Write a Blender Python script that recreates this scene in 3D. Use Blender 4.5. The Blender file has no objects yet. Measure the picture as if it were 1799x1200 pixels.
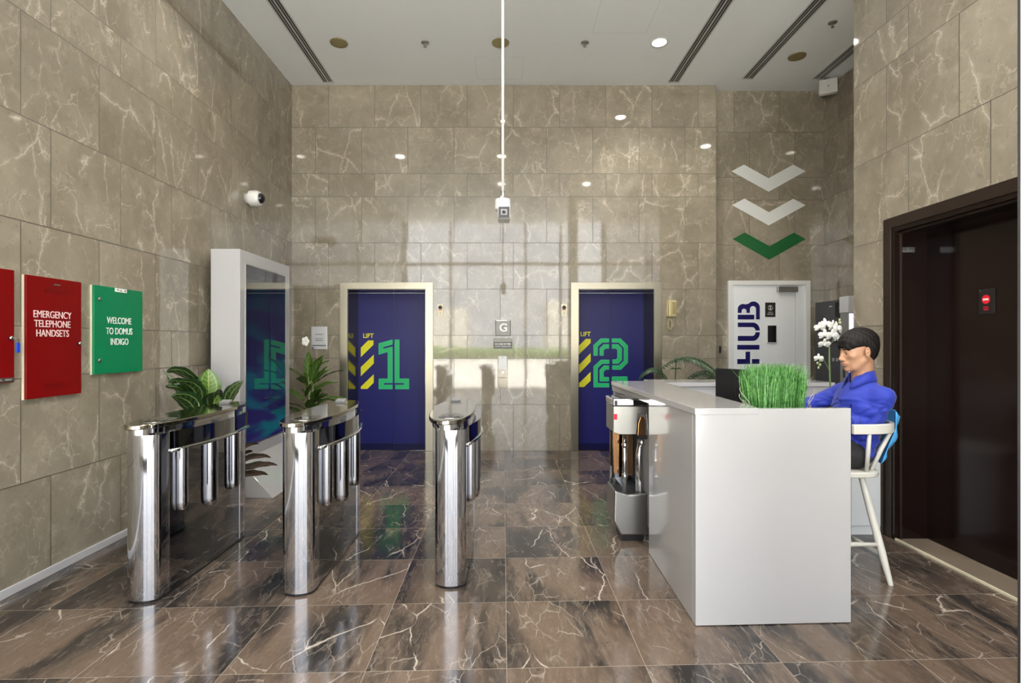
import bpy, bmesh, math, random
import numpy as np
from mathutils import Vector, Matrix, Euler
R = math.radians
sc = bpy.context.scene
COL = sc.collection

# ------------------------------------------------------------------ camera, sky, sun, exposure
cd = bpy.data.cameras.new('camera'); cam = bpy.data.objects.new('camera', cd); COL.objects.link(cam)
cam.location = (0, 0, 1.405); cam.rotation_euler = (R(90), 0, 0)
cd.sensor_width = 36.0; cd.lens = 36.0 * 954 / 1799
cd.shift_x = 15.5 / 1799; cd.shift_y = 2.0 / 1799
cd.clip_start = 0.05; cd.clip_end = 300
sc.camera = cam
sc.view_settings.view_transform = 'Standard'; sc.view_settings.look = 'None'
sc.view_settings.gamma = 1.0; sc.view_settings.use_curve_mapping = False
sc.view_settings.exposure = 0.70
w = bpy.data.worlds.new('sky'); sc.world = w; w.use_nodes = True
bg = w.node_tree.nodes['Background']; bg.inputs[0].default_value = (0.93, 0.96, 1.0, 1); bg.inputs[1].default_value = 3.3
sd = bpy.data.lights.new('sun', 'SUN'); sd.energy = 32.0; sd.angle = R(0.6); sd.color = (1.0, 0.95, 0.87)
so = bpy.data.objects.new('sun', sd); COL.objects.link(so); so.location = (0, 2, 12)
so.rotation_euler = (R(-22), R(8), 0)          # shines down and away from the entrance: nothing enters the lobby directly
pl = bpy.data.lights.new('entrance_portal', 'AREA'); pl.shape = 'RECTANGLE'; pl.size = 5.54; pl.size_y = 4.7
pl.cycles.is_portal = True
po = bpy.data.objects.new('entrance_portal', pl); COL.objects.link(po); po.location = (0.03, -0.95, 2.36); po.rotation_euler = (R(90), 0, 0)
sc.cycles.use_denoising = True
sc.cycles.max_bounces = 8; sc.cycles.diffuse_bounces = 4; sc.cycles.glossy_bounces = 5
sc.cycles.caustics_reflective = False; sc.cycles.caustics_refractive = False
sc.cycles.sample_clamp_indirect = 6.0
H = 4.748                                       # ceiling height

# ------------------------------------------------------------------ node helper + materials
class NT:
    def __init__(s, name):
        s.mat = bpy.data.materials.new(name); s.mat.use_nodes = True
        s.t = s.mat.node_tree; s.b = s.t.nodes['Principled BSDF']
    def n(s, typ): return s.t.nodes.new(typ)
    def put(s, sock, v):
        if hasattr(v, 'is_output') or isinstance(v, bpy.types.NodeSocket): s.t.links.new(v, sock)
        else: sock.default_value = v
    def m(s, op, a, b=None, c=None):
        n = s.n('ShaderNodeMath'); n.operation = op
        s.put(n.inputs[0], a)
        if b is not None: s.put(n.inputs[1], b)
        if c is not None: s.put(n.inputs[2], c)
        return n.outputs[0]
    def v(s, op, a, b=None):
        n = s.n('ShaderNodeVectorMath'); n.operation = op
        s.put(n.inputs[0], a)
        if b is not None:
            s.put(n.inputs[3] if op == 'SCALE' else n.inputs[1], b)
        return n.outputs[0]
    def xyz(s, a, b, c):
        n = s.n('ShaderNodeCombineXYZ')
        for i, q in enumerate((a, b, c)): s.put(n.inputs[i], q)
        return n.outputs[0]
    def pos(s, obj=False):
        if obj: o = s.n('ShaderNodeTexCoord').outputs['Object']
        else: o = s.n('ShaderNodeNewGeometry').outputs['Position']
        n = s.n('ShaderNodeSeparateXYZ'); s.t.links.new(o, n.inputs[0]); return o, n.outputs[0], n.outputs[1], n.outputs[2]
    def noise(s, vec, scale, detail=3, rough=.55, dist=0.0):
        n = s.n('ShaderNodeTexNoise'); s.put(n.inputs['Vector'], vec); n.inputs['Scale'].default_value = scale
        n.inputs['Detail'].default_value = detail; n.inputs['Roughness'].default_value = rough
        n.inputs['Distortion'].default_value = dist; return n.outputs[0]
    def white(s, vec):
        n = s.n('ShaderNodeTexWhiteNoise'); s.put(n.inputs['Vector'], vec); return n.outputs['Color'], n.outputs['Value']
    def ss(s, x, a, b, lo=0.0, hi=1.0):
        n = s.n('ShaderNodeMapRange'); n.interpolation_type = 'SMOOTHSTEP'
        for i, q in enumerate((x, a, b, lo, hi)): s.put(n.inputs[i], q)
        return n.outputs[0]
    def mix(s, f, a, b):
        n = s.n('ShaderNodeMix'); n.data_type = 'RGBA'
        s.put(n.inputs[0], f); s.put(n.inputs[6], a); s.put(n.inputs[7], b); return n.outputs[2]
    def bump(s, h, strength, dist=.002):
        n = s.n('ShaderNodeBump'); n.inputs['Strength'].default_value = strength; n.inputs['Distance'].default_value = dist
        s.t.links.new(h, n.inputs['Height']); s.t.links.new(n.outputs[0], s.b.inputs['Normal'])

def c4(c): return (c[0], c[1], c[2], 1.0)
def s2l(r, g, b):
    f = lambda q: (q / 255 / 12.92) if q / 255 <= .04045 else ((q / 255 + .055) / 1.055) ** 2.4
    return (f(r), f(g), f(b))
def plain(name, col, rough=.5, metal=0.0, var=.05, vs=9.0, emis=None, es=0.0, coat=0.0, bump=0.0, ior=1.5, sheen=0.0, sss=0.0):
    k = NT(name)
    p, x, y, z = k.pos(True)
    n = k.noise(p, vs, 3)
    a = c4([q * (1 - var) for q in col]); b = c4([min(1, q * (1 + var)) for q in col])
    k.put(k.b.inputs['Base Color'], k.mix(n, a, b))
    k.b.inputs['Roughness'].default_value = rough; k.b.inputs['Metallic'].default_value = metal
    k.b.inputs['IOR'].default_value = ior
    if coat: k.b.inputs['Coat Weight'].default_value = coat; k.b.inputs['Coat Roughness'].default_value = .04
    if sheen: k.b.inputs['Sheen Weight'].default_value = sheen
    if sss: k.b.inputs['Subsurface Weight'].default_value = sss; k.b.inputs['Subsurface Radius'].default_value = (.01, .004, .002)
    if emis: k.b.inputs['Emission Color'].default_value = c4(emis); k.b.inputs['Emission Strength'].default_value = es
    if bump: k.bump(k.noise(p, vs * 14, 4), bump)
    return k.mat

def marble_wall(name, ax, offA, offB, s=1.0, z0=0.0, z1=0.0, seed=0.0):
    k = NT(name); p, X, Y, Z = k.pos()
    U = X if ax == 'X' else Y
    u = k.m('MULTIPLY', U, s)
    vv = k.m('ADD', k.m('MULTIPLY', k.m('SUBTRACT', Z, z0), s), z1)
    kk = k.m('FLOOR', k.m('DIVIDE', vv, 2.1)); t = k.m('SUBTRACT', vv, k.m('MULTIPLY', kk, 2.1))
    r = k.m('ADD', k.m('ADD', k.m('GREATER_THAN', t, .6), k.m('GREATER_THAN', t, 1.2)), k.m('GREATER_THAN', t, 1.5))
    idx = k.m('ADD', k.m('MULTIPLY', kk, 4.0), r)
    par = k.m('FLOORED_MODULO', idx, 2.0)
    off = k.m('ADD', k.m('MULTIPLY', par, offB - offA), offA)
    uu = k.m('DIVIDE', k.m('SUBTRACT', u, off), .6); col = k.m('FLOOR', uu)
    fu = k.m('MULTIPLY', k.m('SUBTRACT', uu, col), .6)
    du = k.m('MINIMUM', fu, k.m('SUBTRACT', .6, fu))
    dv = t
    for q in (.6, 1.2, 1.5, 2.1): dv = k.m('MINIMUM', dv, k.m('ABSOLUTE', k.m('SUBTRACT', t, q)))
    joint = k.m('LESS_THAN', k.m('MINIMUM', du, dv), .0028)
    wc, wv = k.white(k.xyz(col, idx, seed))
    tv = k.v('ADD', p, k.v('SCALE', wc, 9.0))
    # cloudy ground
    cl = k.noise(tv, 2.2, 5, .6, .4)
    g = k.noise(tv, 26, 3, .6)
    base = k.mix(k.ss(cl, .3, .72), c4((.208, .182, .139)), c4((.282, .251, .196)))
    base = k.mix(k.ss(g, .60, .76, 0, .6), base, c4((.15, .13, .10)))
    base = k.mix(k.ss(k.noise(tv, 11, 4, .7), .50, .72, 0, .35), base, c4((.40, .36, .29)))
    # veins: two families of warped ridges, fading in and out
    wp = k.n('ShaderNodeTexNoise'); k.put(wp.inputs['Vector'], tv); wp.inputs['Scale'].default_value = 5.5; wp.inputs['Detail'].default_value = 5; wp.inputs['Roughness'].default_value = .62
    sw = k.v('ADD', tv, k.v('SCALE', wp.outputs['Color'], .15))
    def crack(vec, rot, scl, sz):
        mp = k.n('ShaderNodeMapping'); k.put(mp.inputs[0], vec); mp.inputs['Rotation'].default_value = [R(q) for q in rot]; mp.inputs['Scale'].default_value = scl
        vo = k.n('ShaderNodeTexVoronoi'); vo.feature = 'DISTANCE_TO_EDGE'; vo.inputs['Scale'].default_value = sz; k.put(vo.inputs['Vector'], mp.outputs[0]); return vo.outputs['Distance']
    rt = (0, 40, 0) if ax == 'X' else (-40, 0, 0)
    v1 = crack(sw, rt, (1.5, 1.5, .7), 1.9); v2 = crack(sw, [-q * .8 for q in rt], (1.3, 1.3, .8), 4.2)
    m1 = k.ss(k.noise(tv, 2.6, 3), .45, .60); m2 = k.ss(k.noise(tv, 3.9, 3), .50, .62)
    a1 = k.m('MULTIPLY', k.ss(v1, .001, .012, 1.0, 0.0), m1)
    a1b = k.m('MULTIPLY', k.ss(v1, .0, .06, .30, 0.0), m1)
    a2 = k.m('MULTIPLY', k.ss(v2, .001, .018, .8, 0.0), m2)
    v3 = crack(sw, [q * .5 for q in rt], (1.4, 1.4, .7), 8.5)
    a2 = k.m('MAXIMUM', a2, k.m('MULTIPLY', k.ss(v3, .001, .03, .55, 0.0), k.ss(k.noise(tv, 3.1, 3), .53, .64)))
    ve = k.m('MINIMUM', k.m('ADD', k.m('MAXIMUM', a1, a2), a1b), 1.0)
    base = k.mix(k.m('MULTIPLY', ve, .52), base, c4((.58, .53, .44)))
    hs = k.n('ShaderNodeHueSaturation'); k.put(hs.inputs['Color'], base); k.put(hs.inputs['Value'], k.m('ADD', .95, k.m('MULTIPLY', wv, .1)))
    base = k.mix(joint, hs.outputs[0], c4((.055, .047, .036)))
    k.put(k.b.inputs['Base Color'], base)
    k.put(k.b.inputs['Roughness'], k.m('ADD', .045, k.m('MULTIPLY', joint, .5)))
    k.b.inputs['IOR'].default_value = 1.72
    h = k.m('ADD', k.m('MULTIPLY', k.noise(tv, 2.3, 2), 1.0), k.m('MULTIPLY', joint, -.8))
    k.bump(h, .06, .01)
    return k.mat

def marble_floor():
    k = NT('polished_floor_marble'); p, X, Y, Z = k.pos()
    u = k.m('DIVIDE', k.m('SUBTRACT', X, .015), .604)
    v = k.m('DIVIDE', k.m('SUBTRACT', k.m('SUBTRACT', Y, k.m('MULTIPLY', X, .036)), .54), .6)
    cu = k.m('FLOOR', u); cv = k.m('FLOOR', v); fu = k.m('SUBTRACT', u, cu); fv = k.m('SUBTRACT', v, cv)
    d = k.m('MINIMUM', k.m('MINIMUM', fu, k.m('SUBTRACT', 1.0, fu)), k.m('MINIMUM', fv, k.m('SUBTRACT', 1.0, fv)))
    joint = k.m('LESS_THAN', d, .003)
    wc, wv = k.white(k.xyz(cu, cv, 3.0))
    tv = k.v('ADD', p, k.v('SCALE', wc, 11.0))
    mp = k.n('ShaderNodeMapping'); k.put(mp.inputs[0], tv); mp.inputs['Rotation'].default_value = (0, 0, R(-14)); mp.inputs['Scale'].default_value = (1.9, .55, 1)
    cl = k.noise(mp.outputs[0], 1.5, 4, .6, .5)
    fine = k.noise(mp.outputs[0], 16, 4, .7, .8)
    base = k.mix(k.ss(cl, .38, .60), c4((.022, .020, .020)), c4((.135, .098, .073)))
    base = k.mix(k.ss(fine, .45, .75, 0, .4), base, c4((.27, .22, .18)))
    base = k.mix(k.ss(k.noise(tv, 34, 4, .7, 1.0), .55, .72, 0, .45), base, c4((.03, .026, .024)))
    wp = k.n('ShaderNodeTexNoise'); k.put(wp.inputs['Vector'], tv); wp.inputs['Scale'].default_value = 5; wp.inputs['Detail'].default_value = 5
    sw = k.v('ADD', tv, k.v('SCALE', wp.outputs['Color'], .11))
    def crack(vec, rz, scl, sz):
        mp = k.n('ShaderNodeMapping'); k.put(mp.inputs[0], vec); mp.inputs['Rotation'].default_value = (0, 0, R(rz)); mp.inputs['Scale'].default_value = scl
        vo = k.n('ShaderNodeTexVoronoi'); vo.feature = 'DISTANCE_TO_EDGE'; vo.inputs['Scale'].default_value = sz; k.put(vo.inputs['Vector'], mp.outputs[0]); return vo.outputs['Distance']
    v1 = crack(sw, 38, (1.5, .6, 1), 1.7); v2 = crack(sw, -20, (1.6, .7, 1), 3.6); v3 = crack(sw, 62, (2.0, .5, 1), 5.5)
    a1 = k.m('MULTIPLY', k.ss(v1, .001, .0105, 1.0, 0.0), k.ss(k.noise(tv, 2.2, 2), .49, .58))
    a2 = k.m('MULTIPLY', k.ss(v2, .001, .013, .55, 0.0), k.ss(k.noise(tv, 3.4, 2), .52, .62))
    a2 = k.m('MAXIMUM', a2, k.m('MULTIPLY', k.ss(v3, .001, .022, .4, 0.0), k.ss(k.noise(tv, 2.8, 2), .45, .6)))
    base = k.mix(k.m('MULTIPLY', k.m('MAXIMUM', a1, a2), .62), base, c4((.68, .61, .53)))
    base = k.mix(k.m('MULTIPLY', joint, .55), base, c4((.30, .25, .20)))
    k.put(k.b.inputs['Base Color'], base)
    k.put(k.b.inputs['Roughness'], k.m('ADD', .13, k.m('MULTIPLY', joint, .3)))
    k.b.inputs['IOR'].default_value = 1.52
    k.bump(k.noise(tv, 3, 2), .05, .01)
    return k.mat

M = {}
M['wall_back'] = marble_wall('wall_marble_back', 'X', .133, -.037, seed=1.0)
M['wall_left'] = marble_wall('wall_marble_left', 'Y', .294, .088, seed=2.0)
M['wall_alc'] = marble_wall('wall_marble_alcove', 'X', .065, .27, seed=3.0)
M['wall_alc_r'] = marble_wall('wall_marble_alcove_side', 'Y', .30, .10, seed=4.0)
M['wall_right'] = marble_wall('wall_marble_right', 'Y', .56, .164, .949, 2.163, 2.1, seed=5.0)
M['floor'] = marble_floor()
M['ceil'] = plain('ceiling_paint', (.88, .93, .98), .75, var=.01)
M['white'] = plain('white_gloss_laminate', (.42, .42, .43), .12, var=.01, coat=.3)
M['offwhite'] = plain('white_painted_wood', (.66, .65, .60), .35, var=.04)
M['doorwhite'] = plain('white_door_paint', (.72, .75, .78), .35, var=.02)
M['framewhite'] = plain('white_frame_paint', (.63, .635, .63), .3, var=.02)
M['chrome'] = plain('polished_chrome', (.60, .61, .64), .05, 1.0, var=.02)
M['chrome2'] = plain('dark_mirror_steel', (.30, .31, .34), .05, 1.0, var=.03)
M['lidsteel'] = plain('lid_brushed_steel', (.42, .40, .35), .09, 1.0, var=.03)
M['steel'] = plain('satin_steel', (.38, .38, .37), .3, 1.0, var=.04)
M['liftsteel'] = plain('champagne_steel', (.30, .275, .215), .28, 1.0, var=.04, vs=3)
M['jamb'] = plain('dark_bronze_mirror', (.10, .095, .09), .12, 1.0, var=.05)
M['navy'] = plain('navy_door_film', s2l(36, 37, 104), .35, var=.04, vs=2, ior=1.3)
M['green'] = plain('green_vinyl', s2l(0, 184, 104), .5, var=.02)
M['aqua'] = plain('aqua_vinyl', s2l(60, 190, 160), .4, var=.02)
M['yellow'] = plain('yellow_vinyl', s2l(226, 222, 0), .5, var=.02)
M['red'] = plain('red_enamel', s2l(112, 2, 5), .3, var=.04, ior=1.3)
M['greenbox'] = plain('green_enamel', s2l(0, 118, 76), .35, var=.04, ior=1.35)
M['cream'] = plain('cream_metal', s2l(214, 208, 182), .4, var=.03)
M['signwhite'] = plain('sign_white_vinyl', (.82, .82, .80), .4, var=.02)
M['signpink'] = plain('sign_pale_red_lettering', (.80, .62, .60), .4, var=.02)
M['grey'] = plain('grey_plastic', (.22, .22, .22), .4, var=.05)
M['ltgrey'] = plain('light_grey_aluminium', (.62, .63, .66), .3, .3, var=.03)
M['black'] = plain('black_plastic', (.012, .012, .013), .3, var=.2)
M['blackgloss'] = plain('black_gloss_glass', (.008, .008, .010), .05, var=.1)
M['darkwood'] = plain('dark_brown_door_veneer', (.010, .005, .004), .15, var=.25, vs=2, ior=1.33)
M['darktrim'] = plain('dark_brown_trim', (.022, .014, .010), .35, var=.2, vs=4, ior=1.33)
M['plate'] = plain('dark_polished_plate', (.085, .08, .07), .12, 1.0, var=.2, vs=12)
M['hubnavy'] = plain('navy_vinyl', s2l(10, 8, 84), .4, var=.03)
M['chevwhite'] = plain('white_chevron_vinyl', (.66, .68, .68), .5, var=.02)
M['chevgreen'] = plain('dark_green_chevron_vinyl', s2l(0, 84, 36), .5, var=.04)
M['bronze'] = plain('brown_mirror_finish', (.45, .24, .11), .12, .9, var=.25, vs=5)
M['bluefob'] = plain('blue_plastic', s2l(10, 60, 190), .4)
M['signred'] = plain('red_sign', s2l(226, 24, 44), .4)
M['ivory'] = plain('ivory_phone_plastic', s2l(190, 178, 130), .35, var=.04)
M['sill'] = plain('brown_metal_sill', (.30, .24, .18), .4, .4, var=.06)
M['gold'] = plain('brass_downlight_glass', s2l(150, 140, 98), .3, .4, var=.08)
M['pot'] = plain('white_ceramic_pot', (.75, .75, .73), .3, var=.03)
M['soil'] = plain('dark_soil', (.03, .022, .016), .9, var=.4, vs=40)
M['skin'] = plain('skin', (.46, .25, .15), .45, var=.05, vs=18, sss=.08, bump=.05)
M['lips'] = plain('lips', (.42, .17, .13), .4, var=.05)
M['hair'] = None
M['trousers'] = plain('black_cotton_trousers', (.016, .016, .018), .8, var=.2, bump=.2)
M['shoe'] = plain('black_leather_shoe', (.012, .011, .011), .35, var=.2)
M['shirt'] = plain('royal_blue_cotton', s2l(26, 48, 160), .7, var=.06, vs=5, sheen=.15, bump=.06)
M['lightblue'] = plain('light_blue_fabric', s2l(72, 158, 220), .7, var=.06, bump=.1)
M['eyewhite'] = plain('eye_white', (.40, .36, .33), .3)
M['petal'] = plain('white_orchid_petal', (.78, .78, .74), .5, var=.05, sss=.1)
M['stem'] = plain('green_stem', (.16, .22, .09), .5, var=.2)
M['budgreen'] = plain('orchid_bud', (.40, .48, .22), .5, var=.1)
M['grass'] = None
M['palmleaf'] = plain('dark_palm_leaf', (.022, .055, .020), .4, var=.3)
M['twig'] = plain('pale_twig', (.48, .44, .38), .7, var=.1)
M['hedge'] = plain('hedge_leaves', (.10, .17, .05), .8, var=.6, vs=6)
M['pave'] = plain('pale_paving', (.62, .60, .56), .8, var=.1, vs=1)
M['outwall'] = plain('outside_render', (.55, .54, .50), .8, var=.06, vs=.5)
M['bollard'] = plain('grey_concrete', (.25, .25, .24), .8, var=.1)
M['lamp'] = plain('lit_lamp', (.9, .9, .9), .5, emis=(1.0, .93, .80), es=30)
k = NT('black_hair'); p, x, y, z = k.pos(True)
mp = k.n('ShaderNodeMapping'); k.put(mp.inputs[0], p); mp.inputs['Scale'].default_value = (26, 190, 60)
nz = k.noise(mp.outputs[0], 1.0, 4, .6)
k.put(k.b.inputs['Base Color'], k.mix(nz, c4((.004, .0035, .0035)), c4((.014, .011, .010)))); k.b.inputs['Roughness'].default_value = .55; k.b.inputs['IOR'].default_value = 1.3
k.bump(nz, .7, .004); M['hair'] = k.mat
k = NT('artificial_grass_blade'); p, x, y, z = k.pos(True)
k.put(k.b.inputs['Base Color'], k.mix(k.ss(k.noise(p, 60, 2), .3, .7), c4((.03, .16, .03)), c4((.20, .48, .13)))); k.b.inputs['Roughness'].default_value = .4
M['grass'] = k.mat
def leafmat(name, dark, light, vein, ribs, rim=None):
    k = NT(name); uv = k.n('ShaderNodeUVMap').outputs[0]; sx = k.n('ShaderNodeSeparateXYZ'); k.put(sx.inputs[0], uv)
    a = k.m('ABSOLUTE', k.m('SUBTRACT', sx.outputs[0], .5))                # 0 midrib .. .5 rim
    rib = k.m('ABSOLUTE', k.m('SUBTRACT', k.m('FRACT', k.m('SUBTRACT', k.m('MULTIPLY', sx.outputs[1], ribs), k.m('MULTIPLY', a, 2.6))), .5))
    band = k.ss(rib, .1, .4)
    base = k.mix(band, c4(dark), c4(light))
    if rim: base = k.mix(k.ss(a, .30, .40), base, c4(rim)); base = k.mix(k.ss(k.m('ABSOLUTE', k.m('SUBTRACT', a, .30)), .008, .028, .8, 0), base, c4(vein))
    base = k.mix(k.ss(a, .01, .035, 1, 0), base, c4(vein))
    k.put(k.b.inputs['Base Color'], base); k.b.inputs['Roughness'].default_value = .32
    return k.mat
M['calathea'] = leafmat('calathea_leaf', (.008, .024, .007), (.03, .065, .014), (.20, .28, .08), 7, (.012, .038, .009))
M['calathea2'] = leafmat('calathea_young_leaf', (.07, .15, .02), (.13, .23, .04), (.32, .40, .13), 7, (.05, .12, .02))
M['cordyline'] = leafmat('broad_leaf', (.035, .085, .012), (.07, .14, .02), (.22, .28, .06), 4)
M['darkred'] = leafmat('dark_bronze_leaf', (.016, .014, .010), (.05, .03, .02), (.12, .05, .03), 5)
k = NT('screen_with_waves'); p, x, y, z = k.pos()
mp = k.n('ShaderNodeMapping'); k.put(mp.inputs[0], p); mp.inputs['Rotation'].default_value = (R(-24), 0, 0); mp.inputs['Scale'].default_value = (1, .9, 4.2)
n1 = k.noise(mp.outputs[0], 1.1, 3, .5, .6); n2 = k.noise(p, 1.1, 1)
wave = k.mix(k.ss(n1, .42, .6), c4((.010, .006, .055)), c4((.0, .085, .10)))
wave = k.mix(k.ss(n2, .5, .62), wave, c4((.030, .008, .095)))
low = k.ss(z, .5, 1.7, 1.0, .12)
k.b.inputs['Base Color'].default_value = (.004, .004, .006, 1); k.b.inputs['Roughness'].default_value = .03; k.b.inputs['IOR'].default_value = 1.9
k.put(k.b.inputs['Emission Color'], wave); k.put(k.b.inputs['Emission Strength'], k.m('MULTIPLY', low, .5)); M['screen'] = k.mat
k = NT('violet_lit_display'); p, x, y, z = k.pos()
k.b.inputs['Base Color'].default_value = (.1, .1, .3, 1)
k.put(k.b.inputs['Emission Color'], k.mix(k.ss(x, 3.985, 4.02), c4((.95, .95, 1.0)), c4((.30, .26, .85)))); k.b.inputs['Emission Strength'].default_value = .9; M['violet'] = k.mat

# ------------------------------------------------------------------ mesh builder
OFF = {}
class MB:
    def __init__(s): s.v = []; s.f = []; s.uv = None
    def add(s, vs, fs):
        b = len(s.v); s.v += [tuple(q) for q in vs]; s.f += [tuple(i + b for i in f) for f in fs]; return s
    def box(s, x0, x1, y0, y1, z0, z1):
        return s.add([(x, y, z) for x in (x0, x1) for y in (y0, y1) for z in (z0, z1)],
                     [(0, 1, 3, 2), (4, 6, 7, 5), (0, 4, 5, 1), (2, 3, 7, 6), (0, 2, 6, 4), (1, 5, 7, 3)])
    def prism(s, poly, axis, a, b):      # poly: 2-D in the two remaining axes (x,y / x,z / y,z)
        n = len(poly); f = {'z': lambda p, h: (p[0], p[1], h), 'y': lambda p, h: (p[0], h, p[1]), 'x': lambda p, h: (h, p[0], p[1])}[axis]
        vs = [f(p, a) for p in poly] + [f(p, b) for p in poly]
        return s.add(vs, [tuple(range(n))[::-1], tuple(range(n, 2 * n))] + [(i, (i + 1) % n, n + (i + 1) % n, n + i) for i in range(n)])
    def tube(s, pts, rad, n=12, cap=True, flat=1.0):
        pts = [Vector(p) for p in pts]
        if not hasattr(rad, '__len__'): rad = [rad] * len(pts)
        rings = []; up = None
        for i, p in enumerate(pts):
            d = (pts[min(i + 1, len(pts) - 1)] - pts[max(i - 1, 0)]).normalized()
            if up is None: up = Vector((0, 0, 1)) if abs(d.z) < .9 else Vector((1, 0, 0))
            a = d.cross(up).normalized(); c = a.cross(d).normalized(); up = c
            rings.append([p + (a * math.cos(t) + c * math.sin(t) * flat) * rad[i] for t in [2 * math.pi * j / n for j in range(n)]])
        b = len(s.v)
        for r in rings: s.v += [tuple(q) for q in r]
        for i in range(len(rings) - 1):
            for j in range(n):
                s.f.append((b + i * n + j, b + i * n + (j + 1) % n, b + (i + 1) * n + (j + 1) % n, b + (i + 1) * n + j))
        if cap:
            s.f.append(tuple(b + j for j in range(n))[::-1]); e = b + (len(rings) - 1) * n; s.f.append(tuple(e + j for j in range(n)))
        return s
    def lathe(s, prof, c, axis='z', n=24):
        pts = []
        for r, h in prof:
            for j in range(n):
                t = 2 * math.pi * j / n; a, bb = r * math.cos(t), r * math.sin(t)
                pts.append({'z': (c[0] + a, c[1] + bb, c[2] + h), 'x': (c[0] + h, c[1] + a, c[2] + bb), 'y': (c[0] + a, c[1] + h, c[2] + bb)}[axis])
        m = len(prof)
        fs = [(i * n + j, i * n + (j + 1) % n, (i + 1) * n + (j + 1) % n, (i + 1) * n + j) for i in range(m - 1) for j in range(n)]
        fs += [tuple(range(n))[::-1], tuple((m - 1) * n + j for j in range(n))]
        return s.add(pts, fs)
    def ell(s, c, r, mat=None, n=16, m=10):
        vs = []; fs = []
        for i in range(m + 1):
            ph = math.pi * i / m
            for j in range(n):
                t = 2 * math.pi * j / n; v = Vector((r[0] * math.sin(ph) * math.cos(t), r[1] * math.sin(ph) * math.sin(t), r[2] * math.cos(ph)))
                if mat: v = mat @ v
                vs.append(v + Vector(c))
        for i in range(m):
            for j in range(n): fs.append((i * n + j, (i + 1) * n + j, (i + 1) * n + (j + 1) % n, i * n + (j + 1) % n))
        return s.add(vs, fs)
    def build(s, name, mat, parent=None, smooth=False, bev=0.0, seg=2, uv=None, auto=False):
        off = OFF.get(parent.as_pointer(), Vector()) if parent else Vector()
        me = bpy.data.meshes.new(name); me.from_pydata([Vector(q) - off for q in s.v], [], s.f); me.update()
        bm = bmesh.new(); bm.from_mesh(me)
        if uv is None: bmesh.ops.remove_doubles(bm, verts=bm.verts, dist=1e-6); bmesh.ops.recalc_face_normals(bm, faces=bm.faces)
        bm.to_mesh(me); bm.free()
        if uv is not None:
            lay = me.uv_layers.new(name='UVMap')
            for l in me.loops: lay.data[l.index].uv = uv[l.vertex_index]
        me.materials.append(mat)
        o = bpy.data.objects.new(name, me); COL.objects.link(o)
        if parent: o.parent = parent
        OFF[o.as_pointer()] = off
        if smooth: me.polygons.foreach_set('use_smooth', [True] * len(me.polygons))
        if bev:
            md = o.modifiers.new('bevel', 'BEVEL'); md.width = bev; md.segments = seg; md.limit_method = 'ANGLE'; md.angle_limit = R(35)
        if smooth and auto:
            try: me.set_sharp_from_angle(angle=R(35))
            except Exception: pass
        return o
def tag(o, label=None, cat=None, group=None, kind=None):
    for kk, vv in (('label', label), ('category', cat), ('group', group), ('kind', kind)):
        if vv: o[kk] = vv
    return o
def root(name, loc, label=None, cat=None, group=None, kind=None):
    o = bpy.data.objects.new(name, None); COL.objects.link(o); o.location = loc; o.empty_display_size = .1
    OFF[o.as_pointer()] = Vector(loc); return tag(o, label, cat, group, kind)
def copy_tree(o, parent=None):
    c = o.copy(); COL.objects.link(c); c.parent = parent
    if o.parent is not None or parent: c.matrix_parent_inverse = o.matrix_parent_inverse.copy()
    for ch in list(o.children): copy_tree(ch, c)
    return c
def struct(name, mb, mat, **kw): return tag(mb.build(name, mat, **kw), kind='structure')
def text(name, body, size, loc, rot, mat, parent, width=None, ext=.0012, bold=0.0, align='CENTER', space=1.0, lead=1.0):
    cu = bpy.data.curves.new(name, 'FONT'); cu.body = body; cu.size = size; cu.extrude = ext; cu.align_x = align; cu.align_y = 'CENTER'
    cu.offset = bold; cu.space_character = space; cu.space_line = lead
    t = bpy.data.objects.new('tmp', cu); COL.objects.link(t)
    me = bpy.data.meshes.new_from_object(t.evaluated_get(bpy.context.evaluated_depsgraph_get()))
    bpy.data.objects.remove(t); bpy.data.curves.remove(cu)
    xs = [q.co.x for q in me.vertices]; sx = 1.0
    if width and xs: sx = width / (max(xs) - min(xs))
    mtx = Euler([R(a) for a in rot]).to_matrix().to_4x4() @ Matrix.Diagonal((sx, 1, 1, 1))
    mtx.translation = Vector(loc) - (OFF.get(parent.as_pointer(), Vector()) if parent else Vector())
    me.transform(mtx); me.materials.clear(); me.materials.append(mat); me.name = name
    o = bpy.data.objects.new(name, me); COL.objects.link(o)
    if parent: o.parent = parent
    return o
def arc(cx, cy, rx, ry, a0, a1, n=10):
    return [(cx + rx * math.cos(R(a0 + (a1 - a0) * i / n)), cy + ry * math.sin(R(a0 + (a1 - a0) * i / n))) for i in range(n + 1)]

# ------------------------------------------------------------------ the setting
XL, XR, YB, YA, XA, YF = -2.744, 2.80, 7.05, 7.21, 4.255, -1.0
XS = 2.764                                                  # where the back wall steps back
struct('floor', MB().box(XL - .2, 4.6, YF, 8.0, -.12, 0), M['floor'])
struct('ceiling', MB().box(XL - .2, 4.6, YF - .2, 8.0, H, H + .2), M['ceil'])
struct('wall_left', MB().box(XL - .2, XL, YF - .2, 8.0, 0, H), M['wall_left'])
L1 = (-2.02, -1.006); L2 = (.976, 1.958); LH = 2.10; LD = 7.53
wb = MB().box(XL, L1[0], YB, 8.0, 0, H).box(L1[1], L2[0], YB, 8.0, 0, H).box(L2[1], XS, YB, 8.0, 0, H)
wb.box(L1[0], L1[1], YB, 8.0, LH, H).box(L2[0], L2[1], YB, 8.0, LH, H)
struct('wall_back', wb, M['wall_back'])
struct('wall_alcove_back', MB().box(XS, XA + .2, YA, 8.0, 0, H), M['wall_alc'])
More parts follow.
